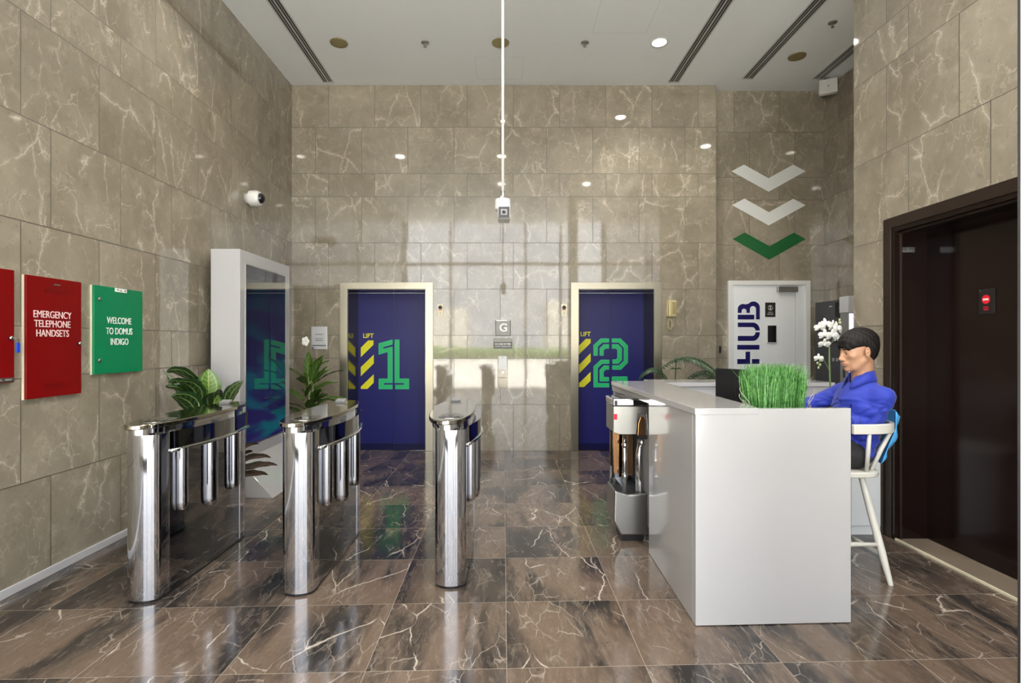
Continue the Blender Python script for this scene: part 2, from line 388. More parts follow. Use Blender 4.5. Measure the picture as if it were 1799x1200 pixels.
struct('wall_alcove_right', MB().box(XA, XA + .2, 4.15, YA, 0, H), M['wall_alc_r'])
DN, DF, DH = 2.40, 3.90, 2.225                              # brown door opening in the right wall
wr = MB().box(XR, 3.3, DF, 4.336, 0, H).box(XR, 3.3, YF - .2, DN, 0, H).box(XR, 3.3, DN, DF, DH, H).box(3.3, XA, 4.15, 4.336, 0, H)
struct('wall_right', wr, M['wall_right'])
struct('baseboard_left', MB().box(XL, XL + .012, YF, YB, 0, .05), M['ltgrey'], bev=.002)
# entrance glazing frames behind the viewpoint
fr = MB()
for x in (-2.70, -1.46, .62, 1.60, 2.76): fr.box(x - .03, x + .03, YF - .06, YF + .02, 0, H)
fr.box(XL, XR, YF - .06, YF + .02, 3.55, 3.63).box(XL, -1.46, YF - .06, YF + .02, 0, .08).box(1.6, XR, YF - .06, YF + .02, 0, .08)
struct('trim_1', fr, M['grey'])
# white entrance door jamb at the right edge of the view
struct('trim_2', MB().prism([(1.5045, 1.58), (1.70, 1.58), (1.70, 1.74), (1.68, 1.74)], 'z', 0, H), M['framewhite'])
struct('trim_3', MB().prism([(1.4955, 1.579), (1.5045, 1.579), (1.516, 1.589), (1.506, 1.589)], 'z', 0, H), M['black'])
# outdoors
struct('paving', MB().box(-60, 60, -70, YF, -.14, -.02), M['pave'])
hb = MB()
random.seed(4)
for i in range(40):
    x = -34 + i * 1.75
    hb.ell((x, -33 + random.uniform(-.3, .3), .45), (1.3, .8, .60 + random.uniform(-.08, .08)), n=12, m=8)
hd = hb.build('hedge', M['hedge'], smooth=True); tag(hd, 'long green hedge outside the entrance', 'hedge')
bl = MB().box(-40, -4, -52, -44, 0, 5.0).box(5, 40, -54, -46, 0, 6)
tag(bl.build('outside_building', M['outwall']), 'pale building across the road outside the entrance', 'building')

# ------------------------------------------------------------------ ceiling fittings
def downlight(x, y, lit, label, power=0):
    r = root('downlight', (x, y, H), label, 'ceiling light', 'round recessed downlights')
    MB().lathe([(.075, -.002), (.095, -.010), (.098, 0), (.075, 0)], (x, y, H), n=32).build('trim_ring', M['framewhite'] if lit else M['gold'], r, smooth=True)
    MB().lathe([(.001, -.004), (.074, -.004), (.074, -.001)], (x, y, H), n=32).build('diffuser', M['lamp'] if lit else M['gold'], r)
    if lit:
        ld = bpy.data.lights.new('downlight_bulb', 'SPOT'); ld.energy = power; ld.spot_size = R(130); ld.spot_blend = .7; ld.shadow_soft_size = .07; ld.color = (1, .93, .82)
        lo = bpy.data.objects.new('bulb_light', ld); COL.objects.link(lo); lo.location = (0, 0, -.03); lo.parent = r
LP = 85
downlight(-1.83, 6.05, False, 'unlit olive downlight at the left of the back ceiling row')
downlight(-.03, 6.05, False, 'unlit olive downlight in the ceiling behind the camera pole')
downlight(1.74, 6.05, True, 'glowing white downlight in the back ceiling row', LP)
downlight(3.43, 6.34, False, 'unlit olive downlight in the alcove ceiling beside the arrows wall')
downlight(-1.85, 4.35, True, 'lit downlight in the middle ceiling row over the turnstiles', LP * .7)
downlight(3.45, 4.86, True, 'lit downlight in the alcove ceiling near the desk', LP)
downlight(1.75, 2.67, True, 'lit downlight in the ceiling above the reception desk', LP)
downlight(-.03, .9, True, 'added fill downlight by the entrance in the middle of the ceiling', LP)  # unseen lamp, added to raise the interior light
downlight(-.03, 4.35, True, 'added fill downlight in the middle ceiling row behind the camera pole', LP)  # added lamp, brightens the desk side and the middle of the lobby
downlight(-.03, 2.67, True, 'added fill downlight in the ceiling above the middle of the lobby', LP * 1.2)  # another added fill lamp, aimed at lifting the desk's left side
downlight(1.75, .9, True, 'lit downlight by the entrance on the brown door side', LP)
for x, y, lb in ((-.87, 6.05, 'small chrome sprinkler head left of the camera pole'), (.91, 6.05, 'small chrome sprinkler head right of the camera pole'), (3.44, 5.67, 'small chrome sprinkler head in the alcove ceiling')):
    r = root('sprinkler', (x, y, H), lb, 'sprinkler', 'ceiling sprinklers')
    MB().lathe([(.045, 0), (.043, -.008), (.02, -.012)], (x, y, H)).build('escutcheon', M['steel'], r, smooth=True)
    MB().tube([(x, y, H - .01), (x, y, H - .045)], .008).lathe([(.018, -.045), (.018, -.048)], (x, y, H)).build('sprinkler_head', M['steel'], r)
for x, y0, y1, lb in ((-2.24, 1.5, 6.97, 'long slotted air diffuser beside the left wall'), (2.18, 1.5, 6.97, 'long slotted air diffuser above the second lift'),
                      (3.09, 4.4, 6.88, 'slotted air diffuser above the arrows wall'), (3.98, 4.4, 6.88, 'slotted air diffuser above the white ceiling speaker')):
    r = root('air_diffuser', (x, y0, H), lb, 'air vent', 'linear slot diffusers')
    MB().box(x - .07, x - .055, y0, y1, H - .006, H).box(x + .055, x + .07, y0, y1, H - .006, H).box(x - .008, x + .008, y0, y1, H - .006, H).box(x - .07, x + .07, y1 - .015, y1, H - .007, H).box(x - .034, x - .029, y0, y1, H - .006, H).box(x + .029, x + .034, y0, y1, H - .006, H).build('diffuser_frame', M['ltgrey'], r)
    MB().box(x - .056, x + .056, y0, y1 - .01, H - .002, H).build('slot', M['black'], r)
for x0, x1, y0, y1, lb in ((-.33, .24, 6.35, 6.9, 'flush white access hatch in the ceiling by the back wall'), (.96, 1.54, 4.6, 5.87, 'flush white access hatch in the ceiling before the lit lamp')):
    t = .003; b = MB().box(x0, x0 + t, y0, y1, H - .001, H).box(x1 - t, x1, y0, y1, H - .001, H).box(x0, x1, y0, y0 + t, H - .001, H).box(x0, x1, y1 - t, y1, H - .001, H)
    r = root('access_hatch', (x0, y0, H), lb, 'ceiling hatch', 'ceiling access hatches')
    b.build('hatch_gap', M['ltgrey'], r); MB().box(x0 + t, x1 - t, y0 + t, y1 - t, H - .0008, H).build('hatch_panel', M['ceil'], r)
# ceiling speaker / access point box
r = root('wall_speaker', (4.11, 6.9, 4.55), 'white square box fixed under the alcove ceiling in the corner', 'speaker')
def rotbox(x0, x1, y0, y1, z0, z1, c, rot):
    b = MB().box(x0, x1, y0, y1, z0, z1); m = Euler([R(a) for a in rot]).to_matrix(); b.v = [tuple(m @ Vector(q) + Vector(c)) for q in b.v]; return b
rotbox(-.10, .10, -.03, .03, -.095, .095, (4.08, 6.82, 4.615), (-8, 0, -24)).build('speaker_body', M['framewhite'], r, bev=.008)
rotbox(-.008, .008, -.034, -.03, -.008, .008, (4.08, 6.82, 4.615), (-8, 0, -24)).build('indicator_light', M['grey'], r)
MB().box(4.06, 4.10, 6.83, 6.87, 4.69, H).build('bracket', M['grey'], r)

# pendant camera
r = root('pendant_camera', (0, 4.1, H), 'white security camera hanging on a long thin ceiling pole', 'security camera')
cx = -.003
MB().tube([(cx, 4.1, H), (cx, 4.1, 2.50)], .0105, 16).build('pole', M['framewhite'], r, smooth=True)
MB().lathe([(.011, 0), (.016, .002), (.016, .028), (.011, .03)], (cx, 4.1, 3.055)).build('pole_joint', M['framewhite'], r, smooth=True)
MB().lathe([(.045, 0), (.045, -.012), (.012, -.014)], (cx, 4.1, H)).build('ceiling_cup', M['framewhite'], r, smooth=True)
MB().lathe([(.014, .07), (.016, .03), (.03, .012), (.03, .0)], (cx, 4.1, 2.478)).build('pole_collar', M['steel'], r, smooth=True, auto=True)
MB().lathe([(.02, 0), (.058, -.003), (.060, -.032), (.057, -.035), (.060, -.038), (.062, -.078), (.052, -.088), (.02, -.09)], (cx, 4.1, 2.487)).build('junction_box', M['framewhite'], r, smooth=True, auto=True)
MB().tube([(cx, 4.1, 2.40), (cx + .006, 4.09, 2.375), (cx + .012, 4.06, 2.35)], .022, 14).build('swivel_arm', M['framewhite'], r, smooth=True)
cb_ = MB().box(cx - .036, cx + .042 + .012, 3.93, 4.10, 2.305, 2.395).build('camera_body', M['framewhite'], r, bev=.012)
MB().box(cx - .030, cx + .048, 3.925, 3.931, 2.309, 2.389).build('camera_face', M['black'], cb_, bev=.002)
MB().box(cx - .014, cx + .032, 3.921, 3.926, 2.328, 2.370).build('camera_window', M['grey'], cb_, bev=.001)
MB().lathe([(.012, -.001), (.012, .004), (.001, .004)], (cx + .009, 3.918, 2.349), 'y').build('lens', M['blackgloss'], cb_, smooth=True)
# dome camera on the left wall
dy, dz = 5.8, 2.945
r = root('dome_camera', (XL, dy, dz), 'white round dome camera on the left wall above the totem', 'security camera')
MB().lathe([(.055, 0), (.058, .03), (.066, .04)], (XL, dy, dz), 'x').build('wall_base', M['framewhite'], r, smooth=True)
MB().lathe([(.066, .04), (.080, .045), (.083, .06), (.083, .12), (.070, .148), (.055, .152)], (XL, dy, dz), 'x', 28).build('housing', M['framewhite'], r, smooth=True, auto=True)
MB().ell((XL + .148, dy, dz), (.052, .056, .056)).build('dome_glass', M['blackgloss'], r, smooth=True)

# ------------------------------------------------------------------ lifts
def zoomed(pts, ox, oz, s, Y):              # drawing units -> metres on the door face
    return [((ox + x * s - 884) * Y / 954, 1.405 + (602 - (oz + z * s)) * Y / 954) for x, z in pts]
def lift(idx, x0, x1, label, jamb_side):
    r = root('door_%d' % idx, ((x0 + x1) / 2, YB, 0), label, 'lift', 'lifts', 'structure')
    t = .098
    for nm, b in (('door_frame', MB().box(x0 - t, x0, YB - .018, YB + .02, 0, LH + .085).box(x1, x1 + t, YB - .018, YB + .02, 0, LH + .085).box(x0, x1, YB - .018, YB + .02, LH, LH + .085)),):
        b.build(nm, M['liftsteel'], r, bev=.002)
    MB().box(x0, x0 + .008, YB, LD, 0, LH).box(x1 - .008, x1, YB, LD, 0, LH).box(x0, x1, YB, LD, LH - .008, LH).build('jamb_lining', M['jamb'], r)
    MB().box(x0, x1, YB + .02, LD, 0, .006).build('door_sill', M['jamb'], r)
    xm = -1.515 if idx == 1 else 1.484
    lf = MB().box(x0 + .008, xm - .0025, LD, LD + .03, .006, LH - .01).build('door_leaf', M['navy'], r)
    MB().box(xm + .0025, x1 - .008, LD, LD + .03, .006, LH - .01).build('door_leaf', M['navy'], r)
    MB().box(xm - .0025, xm + .0025, LD + .012, LD + .02, .006, LH - .01).build('door_gap', M['black'], r)
    return r, lf
r1, lf1 = lift(1, *L1, 'navy lift doors with a green numeral 1 and yellow stripes', 0)
r2, lf2 = lift(2, *L2, 'navy lift doors with a green numeral 2 and yellow stripes', 0)
def decal(r, name, polys, mat, ox, oz, s, d=.0022, y=LD):
    b = MB()
    for p in polys: b.prism(zoomed(p, ox, oz, s, LD), 'y', y - d, y - .0002)
    return b.build(name, mat, r)
S1 = 1 / 3.87; S2 = .2
one = [[(293, 440), (384, 415), (384, 444), (320, 462), (320, 478), (384, 463), (384, 706), (325, 706), (325, 722), (384, 722), (384, 748), (293, 748), (293, 680), (355, 680), (355, 494), (293, 513)],
       [(402, 415), (430, 415), (430, 680), (496, 680), (496, 748), (406, 748), (406, 722), (465, 722), (465, 706), (402, 706)]]
two = [[(266, 722), (266, 632), (328, 576), (398, 576), (398, 606), (340, 606), (298, 643), (298, 722)], [(320, 722), (320, 660), (355, 627), (398, 627), (398, 660), (368, 660), (350, 678), (350, 722)],
       [(427, 576), (500, 576), (563, 637), (563, 785), (503, 845), (430, 845), (430, 812), (488, 812), (532, 770), (532, 655), (485, 606), (427, 606)],
       [(427, 627), (478, 627), (510, 660), (510, 762), (480, 792), (432, 792), (432, 760), (462, 760), (475, 745), (475, 675), (462, 660), (427, 660)],
       [(266, 1000), (266, 820), (328, 763), (400, 763), (400, 793), (340, 793), (298, 832), (298, 968), (400, 968), (400, 1000)],
       [(320, 948), (320, 850), (355, 813), (398, 813), (398, 845), (370, 845), (350, 865), (350, 915), (398, 915), (398, 948)],
       [(427, 910), (560, 910), (560, 1000), (427, 1000), (427, 970), (530, 970), (530, 942), (427, 942)]]
def grow(p, q):
    cx_ = sum(a for a, b in p) / len(p); cz_ = sum(b for a, b in p) / len(p); return p
def outline(r, name, polys, mat, ox, oz, s, wdt):
    b = MB()
    for p in polys:
        z = zoomed(p, ox, oz, s, LD); pts = [(a, LD - .0006, c) for a, c in z]
        for i in range(len(pts)):
            A = Vector(pts[i]); B = Vector(pts[(i + 1) % len(pts)]); d = (B - A).normalized(); nn = Vector((-d.z, 0, d.x)) * wdt
            A = A - d * wdt; B = B + d * wdt
            b.add([A - nn, B - nn, B + nn, A + nn], [(0, 1, 2, 3)])
    return b.build(name, mat, r)
outline(r1, 'numeral_outline', one, M['aqua'], 590, 490, S1, .005)
decal(r1, 'numeral', one, M['green'], 590, 490, S1)
outline(r2, 'numeral_outline', two, M['aqua'], 990, 480, S2, .005)
decal(r2, 'numeral', two, M['green'], 990, 480, S2)
for p in ([(170, 468), (220, 418), (256, 418), (256, 448), (170, 532)], [(170, 600), (258, 515), (258, 575), (170, 662)], [(170, 733), (258, 648), (258, 705), (215, 748), (170, 748)]):
    decal(lf1, 'stripe', [p], M['yellow'], 590, 490, S1)
for p in ([(133, 640), (195, 577), (238, 577), (238, 612), (133, 716)], [(133, 808), (238, 702), (238, 775), (133, 885)], [(133, 968), (238, 868), (238, 945), (180, 1000), (133, 1000)]):
    decal(lf2, 'stripe', [p], M['yellow'], 990, 480, S2)
def T(px, py, Y): return ((px - 884) * Y / 954, Y, 1.405 + (602 - py) * Y / 954)
a = T(647, 590.2, LD); text('lettering', 'LIFT', .085, (a[0], LD - .002, a[2]), (90, 0, 0), M['yellow'], lf1, width=.145, bold=.002)
a = T(1028.5, 587.3, LD); text('lettering', 'LIFT', .085, (a[0], LD - .002, a[2]), (90, 0, 0), M['yellow'], lf2, width=.14, bold=.002)

# small things on the back wall
Yb = YB - .001
def panel(px0, px1, py0, py1, Y=YB):
    a = T(px0, py1, Y); b = T(px1, py0, Y); return a[0], b[0], a[2], b[2]
for (px, lb) in ((773.5, 'small no-smoking sign to the right of the first lift'), (991, 'small no-smoking sign to the left of the second lift')):
    x0, x1, z0, z1 = panel(px - 5, px + 5, 534, 556)
    r = root('no_smoking_sign', ((x0 + x1) / 2, YB, z0), lb, 'sign', 'small no-smoking signs')
    MB().box(x0, x1, YB - .006, YB, z0, z1).build('sign_plate', M['cream'], r, bev=.001)
    xc = (x0 + x1) / 2; zc = z0 + .115
    MB().lathe([(.018, 0), (.026, 0), (.026, -.002), (.018, -.002), (.018, 0)], (xc, YB - .006, zc), 'y').build('prohibition_ring', M['black'], r)
    rotbox(-.018, .018, -.001, .001, -.003, .003, (xc, YB - .007, zc), (0, 40, 0)).build('prohibition_bar', M['black'], r)
    MB().box(x0 + .005, x1 - .005, YB - .008, YB - .006, zc - .036, zc - .031).build('divider', M['signred'], r)
    text('lettering', 'i', .05, (xc, YB - .007, z0 + .042), (90, 0, 0), M['black'], r)
x0, x1, z0, z1 = panel(870.5, 897, 562.5, 590)
r = root('floor_indicator', ((x0 + x1) / 2, YB, z0), 'square chrome floor indicator with a white letter G between the lifts', 'sign')
MB().box(x0, x1, YB - .02, YB, z0, z1).build('indicator_plate', M['plate'], r, bev=.006)
xc, zc = (x0 + x1) / 2 + .005, (z0 + z1) / 2
text('lettering', 'G', .145, (xc, YB - .021, zc), (90, 0, 0), M['signwhite'], r, bold=.003)
x0, x1, z0, z1 = panel(867, 900, 594.5, 612.5)
r = root('fire_notice', ((x0 + x1) / 2, YB, z0), 'black and steel fire notice plate under the floor indicator', 'sign')
MB().box(x0, x1, YB - .005, YB, z0, z1).build('sign_plate', M['black'], r, bev=.001)
text('lettering', 'IN CASE OF FIRE', .03, ((x0 + x1) / 2, YB - .006, (z0 + z1) / 2 - .008), (90, 0, 0), M['signwhite'], r, width=.20, bold=.0006)
text('lettering', 'DO NOT USE ELEVATORS', .02, ((x0 + x1) / 2, YB - .006, z0 + .028), (90, 0, 0), M['signwhite'], r, width=.20)
MB().box(x0 + .004, x1 - .004, YB - .007, YB - .005, z1 - .045, z1 - .004).build('steel_strip', M['plate'], r)
x0, x1, z0, z1 = panel(874.3, 892, 624, 681)
r = root('lift_call_panel', ((x0 + x1) / 2, YB, z0), 'tall steel lift call button panel between the lifts', 'lift button panel')
MB().box(x0, x1, YB - .010, YB, z0, z1).build('panel_plate', M['plate'], r, bev=.002)
MB().box(x0 + .012, x1 - .012, YB - .013, YB - .010, z1 - .19, z1 - .012).build('display_glass', M['doorwhite'], r, bev=.002)
MB().lathe([(.008, 0), (.008, -.004)], ((x0 + x1) / 2, YB - .012, z1 - .022), 'y').build('key_switch', M['grey'], r)
MB().box(x0 + .045, x1 - .045, YB - .016, YB - .010, z1 - .245, z1 - .21).build('call_button', M['steel'], r, bev=.003)
MB().box(x0 + .01, x1 - .01, YB - .011, YB - .0095, z0 + .125, z0 + .132).build('panel_seam', M['grey'], r)
x0, x1, z0, z1 = panel(547.5, 575, 574, 614)
r = root('framed_notice', ((x0 + x1) / 2, YB, z0), 'framed grey notice plate on the back wall left of the first lift', 'sign')
MB().box(x0, x1, YB - .015, YB, z0, z1).build('notice_frame', M['ltgrey'], r, bev=.003)
MB().box(x0 + .02, x1 - .02, YB - .017, YB - .014, z0 + .065, z1 - .02).build('notice_sheet', M['ltgrey'], r)
MB().box(x0 + .008, x1 - .008, YB - .018, YB - .014, z0 + .048, z0 + .056).build('notice_slot', M['black'], r)
for q in (.11, .135, .19): MB().box(x0 + .05, x1 - .05, YB - .018, YB - .016, z0 + q, z0 + q + .01).build('printed_line', M['grey'], r)
MB().lathe([(.01, 0), (.01, -.006)], (x0 + .02, YB - .014, z0 + .02), 'y').build('notice_stud', M['black'], r)
# wall telephone
x0, x1, z0, z1 = panel(1170.5, 1187, 528, 559)
r = root('wall_telephone', ((x0 + x1) / 2, YB, z0), 'ivory wall telephone with a hanging cord right of the second lift', 'telephone')
pb = MB().box(x0, x1, YB - .035, YB, z0 + .02, z1).build('phone_base', M['ivory'], r, bev=.008)
MB().box(x0 + .01, x0 + .05, YB - .075, YB - .03, z0 + .015, z1 + .005).build('handset', M['ivory'], r, bev=.012)
MB().box(x0 + .07, x1 - .012, YB - .042, YB - .033, z0 + .05, z1 - .02).build('keypad', M['gold'], pb, bev=.003)
pts = [(x0 + .03, YB - .05, z0 + .02)] + [(x0 + .035 + .025 * math.sin(t), YB - .04 + .006 * math.sin(t * 9), z0 - .08 - .07 * math.cos(t)) for t in np.linspace(0, 2 * math.pi, 40)]
MB().tube([(x0 + .03, YB - .05, z0 + .02), (x0 + .03, YB - .045, z0 - .01)], .005, 6).tube(pts[1:], .006, 6).build('cord', M['ivory'], r, smooth=True)

# ------------------------------------------------------------------ alcove: chevrons, HUB door, dark board, vending machine
SC = 1 / 4.2867
for p, mt, lb in (([(193, 433), (287, 383), (471, 485), (657, 383), (750, 433), (473, 587)], 'chevwhite', 'white chevron arrow on the alcove wall, topmost of three'),
                  ([(198, 688), (290, 638), (474, 741), (658, 640), (751, 689), (473, 841)], 'chevwhite', 'white chevron arrow on the alcove wall, in the middle of three'),
                  ([(200, 943), (292, 894), (480, 997), (662, 894), (752, 943), (476, 1099)], 'chevgreen', 'dark green chevron arrow above the white door')):
    z = zoomed([(a, b) for a, b in p], 1240, 200, SC, YA)
    tag(MB().prism(z, 'y', YA - .003, YA - .0002).build('chevron_arrow', M[mt]), lb, 'wall arrow', 'chevron arrows')
r = root('door_3', (3.5, YA, 0), 'white door with navy lettering in the alcove', 'door', None, 'structure')
fx0, fx1, fz = 2.975, 4.06, 2.225
tt = .058
MB().box(fx0, fx0 + tt, YA - .04, YA, 0, fz).box(fx1 - tt, fx1, YA - .04, YA, 0, fz).box(fx0 + tt, fx1 - tt, YA - .04, YA, fz - tt, fz).build('door_frame', M['framewhite'], r, bev=.003)
dl = MB().box(fx0 + tt, 3.865, YA - .02, YA - .001, .005, fz - tt).build('door_leaf', M['doorwhite'], r)
MB().box(3.869, fx1 - tt, YA - .02, YA - .001, .005, fz - tt).build('side_leaf', M['doorwhite'], r)
SH = 1 / 6.3188
Yd = YA - .022
def HZ(p): return zoomed(p, 1270, 490, SH, Yd)
LT = ([(160, 733), (405, 733), (405, 785), (160, 785)],
          [(252, 808), (302, 808), (302, 945), (160, 945), (160, 890), (252, 890)],
          [(322, 890), (405, 890), (405, 945), (322, 945)],
          [(165, 485), (335, 485)] + arc(335, 572, 75, 87, -90, 0, 8) + [(362, 572)] + arc(325, 572, 37, 37, 0, -90, 8) + [(165, 535)],
          [(165, 688), (335, 688)] + arc(335, 592, 75, 96, 90, 0, 8) + [(362, 592)] + arc(325, 596, 37, 37, 0, 90, 8) + [(165, 633)],
          [(165, 398), (348, 398), (348, 450), (165, 450)],
          [(165, 378)] + arc(225, 335, 60, 57, 180, 295, 8) + arc(340, 320, 70, 70, 222, 360, 12) + [(410, 450), (368, 450)] + arc(334, 335, 34, 34, 0, -180, 10) + [(300, 378), (262, 378)] + arc(235, 357, 27, 27, 0, -180, 8) + [(208, 378)])
for nm, ps in (('letter_h', LT[:3]), ('letter_u', LT[3:5]), ('letter_b', LT[5:])):
    for p in ps: MB().prism(HZ(p), 'y', Yd - .001, Yd + .0018).build(nm, M['hubnavy'], dl)
def DP(px0, px1, py0, py1):
    a = T(px0, py1, Yd); b = T(px1, py0, Yd); return a[0], b[0], a[2], b[2]
x0, x1, z0, z1 = DP(1344.3, 1362.2, 531.5, 557)
sgn = MB().box(x0, x1, Yd - .002, Yd + .002, z0, z1).build('door_sign', M['black'], r)
xc = (x0 + x1) / 2
MB().lathe([(.030, 0), (.034, 0), (.034, -.001), (.030, -.001), (.030, 0)], (xc, Yd - .002, z1 - .07), 'y').ell((xc, Yd - .003, z1 - .052), (.006, .001, .006)).box(xc - .005, xc + .005, Yd - .0035, Yd - .002, z1 - .09, z1 - .06).box(xc - .028, xc + .028, Yd - .003, Yd - .002, z0 + .062, z0 + .067).box(xc - .04, xc + .04, Yd - .003, Yd - .002, z0 + .044, z0 + .047).box(xc - .04, xc + .04, Yd - .003, Yd - .002, z0 + .032, z0 + .035).build('sign_print', M['signwhite'], sgn)
x0, x1, z0, z1 = DP(1346.5, 1364, 571, 603)
MB().box(x0, x1, Yd - .012, Yd + .002, z0, z1).build('vision_frame', M['framewhite'], r, bev=.002)
MB().box(x0 + .012, x1 - .008, Yd - .014, Yd - .010, z0 + .012, z1 - .008).build('vision_glass', M['blackgloss'], r)
x0, x1, z0, z1 = DP(1364, 1399, 504, 513)
MB().box(x0, x1, Yd - .05, Yd, z0, z1).build('door_closer', M['steel'], r, bev=.004)
a = T(1264, 614, YA)
tag(MB().box(a[0] - .012, a[0] + .018, YA - .02, YA, a[2] - .045, a[2] + .045).build('card_reader', M['black'], bev=.004), 'small black card reader on the wall left of the white door', 'card reader')
# dark board
r = root('dark_panel', (4.0, 6.7, 0), 'tall glossy black panel standing in the alcove behind the orchid', 'panel')
MB().box(4.0, 4.05, 6.45, 6.96, .0, 1.915).build('panel_face', M['blackgloss'], r, bev=.003)
for q in ((6.60, 6.66, 1.84, 1.855), (6.48, 6.52, 1.18, 1.22), (6.55, 6.60, 1.18, 1.22)): MB().box(3.996, 4.001, *q).build('printed_mark', M['steel'], r)
# vending machine
r = root('vending_machine', (4.1, 6.3, 0), 'grey vending machine with a violet lit front in the alcove', 'vending machine')
MB().box(3.955, 4.25, 6.225, 6.38, .0, 1.75).build('cabinet', M['grey'], r, bev=.006)
MB().box(3.95, 4.25, 6.215, 6.385, 1.75, 1.94).build('header_box', M['ltgrey'], r, bev=.006)
MB().box(3.965, 4.22, 6.212, 6.226, .7, 1.74).build('lit_display', M['violet'], r, bev=.003)
MB().box(3.952, 3.956, 6.28, 6.32, 1.0, 1.10).build('coin_slot', M['black'], r)
# black box on the right wall behind the head
x = XR
tag(MB().box(x - .03, x, 4.13, 4.21, 1.22, 1.42).build('door_release_box', M['black'], bev=.004), 'black box on the right wall behind the seated person', 'wall box')

# ------------------------------------------------------------------ brown door on the right wall
r = root('door_4', (XR, (DN + DF) / 2, 0), 'wide dark brown door in the right wall', 'door', None, 'structure')
MB().box(XR - .02, XR + .01, DF, DF + .075, 0, DH + .075).box(XR - .02, XR + .01, DN - .075, DN, 0, DH + .075).box(XR - .02, XR + .01, DN, DF, DH, DH + .075).build('door_frame', M['darktrim'], r, bev=.003)
MB().box(XR - .01, 3.04, DF - .03, DF, 0, DH).box(XR - .01, 3.04, DN, DN + .03, 0, DH).box(XR - .01, 3.04, DN + .03, DF - .03, DH - .03, DH).build('jamb_lining', M['darkwood'], r)
MB().box(XR + .02, XR + .035, DF - .045, DF - .03, 0, DH - .03).box(XR + .02, XR + .035, DN + .03, DF - .03, DH - .045, DH - .03).build('jamb_bead', M['darktrim'], r, bev=.002)
MB().box(3.02, 3.08, DN + .03, DF - .03, .012, DH - .03).build('door_leaf', M['darkwood'], r)
MB().box(XR, 3.03, DN, DF - .03, 0, .008).build('door_sill', M['sill'], r)
MB().box(XR - .01, XR + .004, DN - .06, DF + .07, 0, .012).build('sill_edge', M['cream'], r)
s = MB().box(3.013, 3.02, 3.33, 3.44, 1.585, 1.74).build('no_entry_plate', M['black'], r, bev=.002)
yc, zc = 3.388, 1.675
MB().lathe([(.0005, 0), (.028, 0), (.028, -.002), (.0005, -.002)], (3.013, yc, zc), 'x').build('no_entry_disc', M['signred'], s)
MB().box(3.009, 3.0112, yc - .019, yc + .019, zc - .006, zc + .006).build('no_entry_bar', M['signwhite'], s)
text('lettering', 'STAFF\nONLY', .014, (3.0125, yc, 1.618), (90, 0, -90), M['signred'], s)
MB().lathe([(.004, 0), (.004, -.003)], (3.013, 3.43, 1.732), 'x').build('screw', M['steel'], s)
s = MB().box(2.825, 2.93, DF - .036, DF - .03, 2.045, 2.085).build('name_plate', M['steel'], r, bev=.001)
MB().box(2.838, 2.918, DF - .0375, DF - .036, 2.055, 2.058).ell((2.878, DF - .037, 2.069), (.008, .001, .004)).build('plate_print', M['grey'], s)

# ------------------------------------------------------------------ cabinets on the left wall
def wallbox(name, y0, y1, z0, z1, mat, side, label, cat, group=None):
    r = root(name, (XL, (y0 + y1) / 2, z0), label, cat, group)
    MB().box(XL, XL + .012, y0, y1, z0, z1).build('cabinet_body', side, r)
    door = MB().box(XL + .012, XL + .026, y0 + .002, y1, z0 + .002, z1).build('door_panel', mat, r, bev=.0025)
    return door
fx = XL + .026
r = wallbox('fire_cabinet', 2.60, 3.02, 1.183, 1.807, M['red'], M['cream'], 'red wall cabinet at the left edge with a blue tag on its key', 'cabinet')
MB().lathe([(.012, 0), (.012, .01), (.006, .014)], (fx, 2.995, 1.43), 'x').build('lock', M['steel'], r, smooth=True)
MB().tube([(fx + .012, 2.995, 1.43), (fx + .02, 3.02, 1.428), (fx + .012, 3.035, 1.405)], .0015, 6).build('key_ring', M['steel'], r)
MB().box(fx + .004, fx + .010, 3.025, 3.045, 1.35, 1.405).build('key_tag', M['bluefob'], r, bev=.002)
MB().box(fx, fx + .003, 2.82, 3.015, 1.19, 1.212).build('maker_plate', M['steel'], r)
MB().box(fx + .003, fx + .004, 2.90, 2.94, 1.197, 1.205).box(fx + .003, fx + .004, 2.96, 3.0, 1.197, 1.205).build('plate_print', M['grey'], r)
r = wallbox('telephone_cabinet', 3.094, 3.50, 1.077, 1.794, M['red'], M['cream'], 'red wall cabinet lettered for emergency telephone handsets', 'cabinet')
text('lettering', 'EMERGENCY\nTELEPHONE\nHANDSETS', .06, (fx + .001, 3.278, 1.515), (90, 0, 90), M['signpink'], r, width=.275, lead=.93)
MB().lathe([(.011, 0), (.011, .012), (.005, .018)], (fx, 3.475, 1.40), 'x').build('lock', M['steel'], r, smooth=True)
MB().box(fx, fx + .003, 3.285, 3.33, 1.752, 1.762).build('maker_plate', M['steel'], r)
for zz in (1.71, 1.722, 1.734, 1.135, 1.147, 1.159): MB().box(fx, fx + .002, 3.22, 3.40, zz - .003, zz + .002).build('vent_louvre', M['red'], r)
r = wallbox('welcome_cabinet', 3.606, 4.093, 1.19, 1.79, M['greenbox'], M['cream'], 'green wall cabinet with white welcome lettering', 'cabinet')
text('lettering', 'WELCOME\nTO DOMUS\nINDIGO', .066, (fx + .001, 3.847, 1.483), (90, 0, 90), M['signwhite'], r, width=.262, bold=0, lead=1.12)
for zz in (1.70, 1.285):
    MB().lathe([(.013, 0), (.013, .006), (.005, .008)], (fx, 3.655, zz), 'x').build('lock', M['steel'], r, smooth=True)
MB().box(fx, fx + .002, 3.80, 3.92, 1.762, 1.788).build('paper_label', M['signwhite'], r)
for q in ((3.82, 3.835, 1.772, 1.782), (3.845, 3.87, 1.768, 1.776), (3.895, 3.91, 1.768, 1.782)): MB().box(fx + .002, fx + .003, *q).build('printed_mark', M['grey'], r)

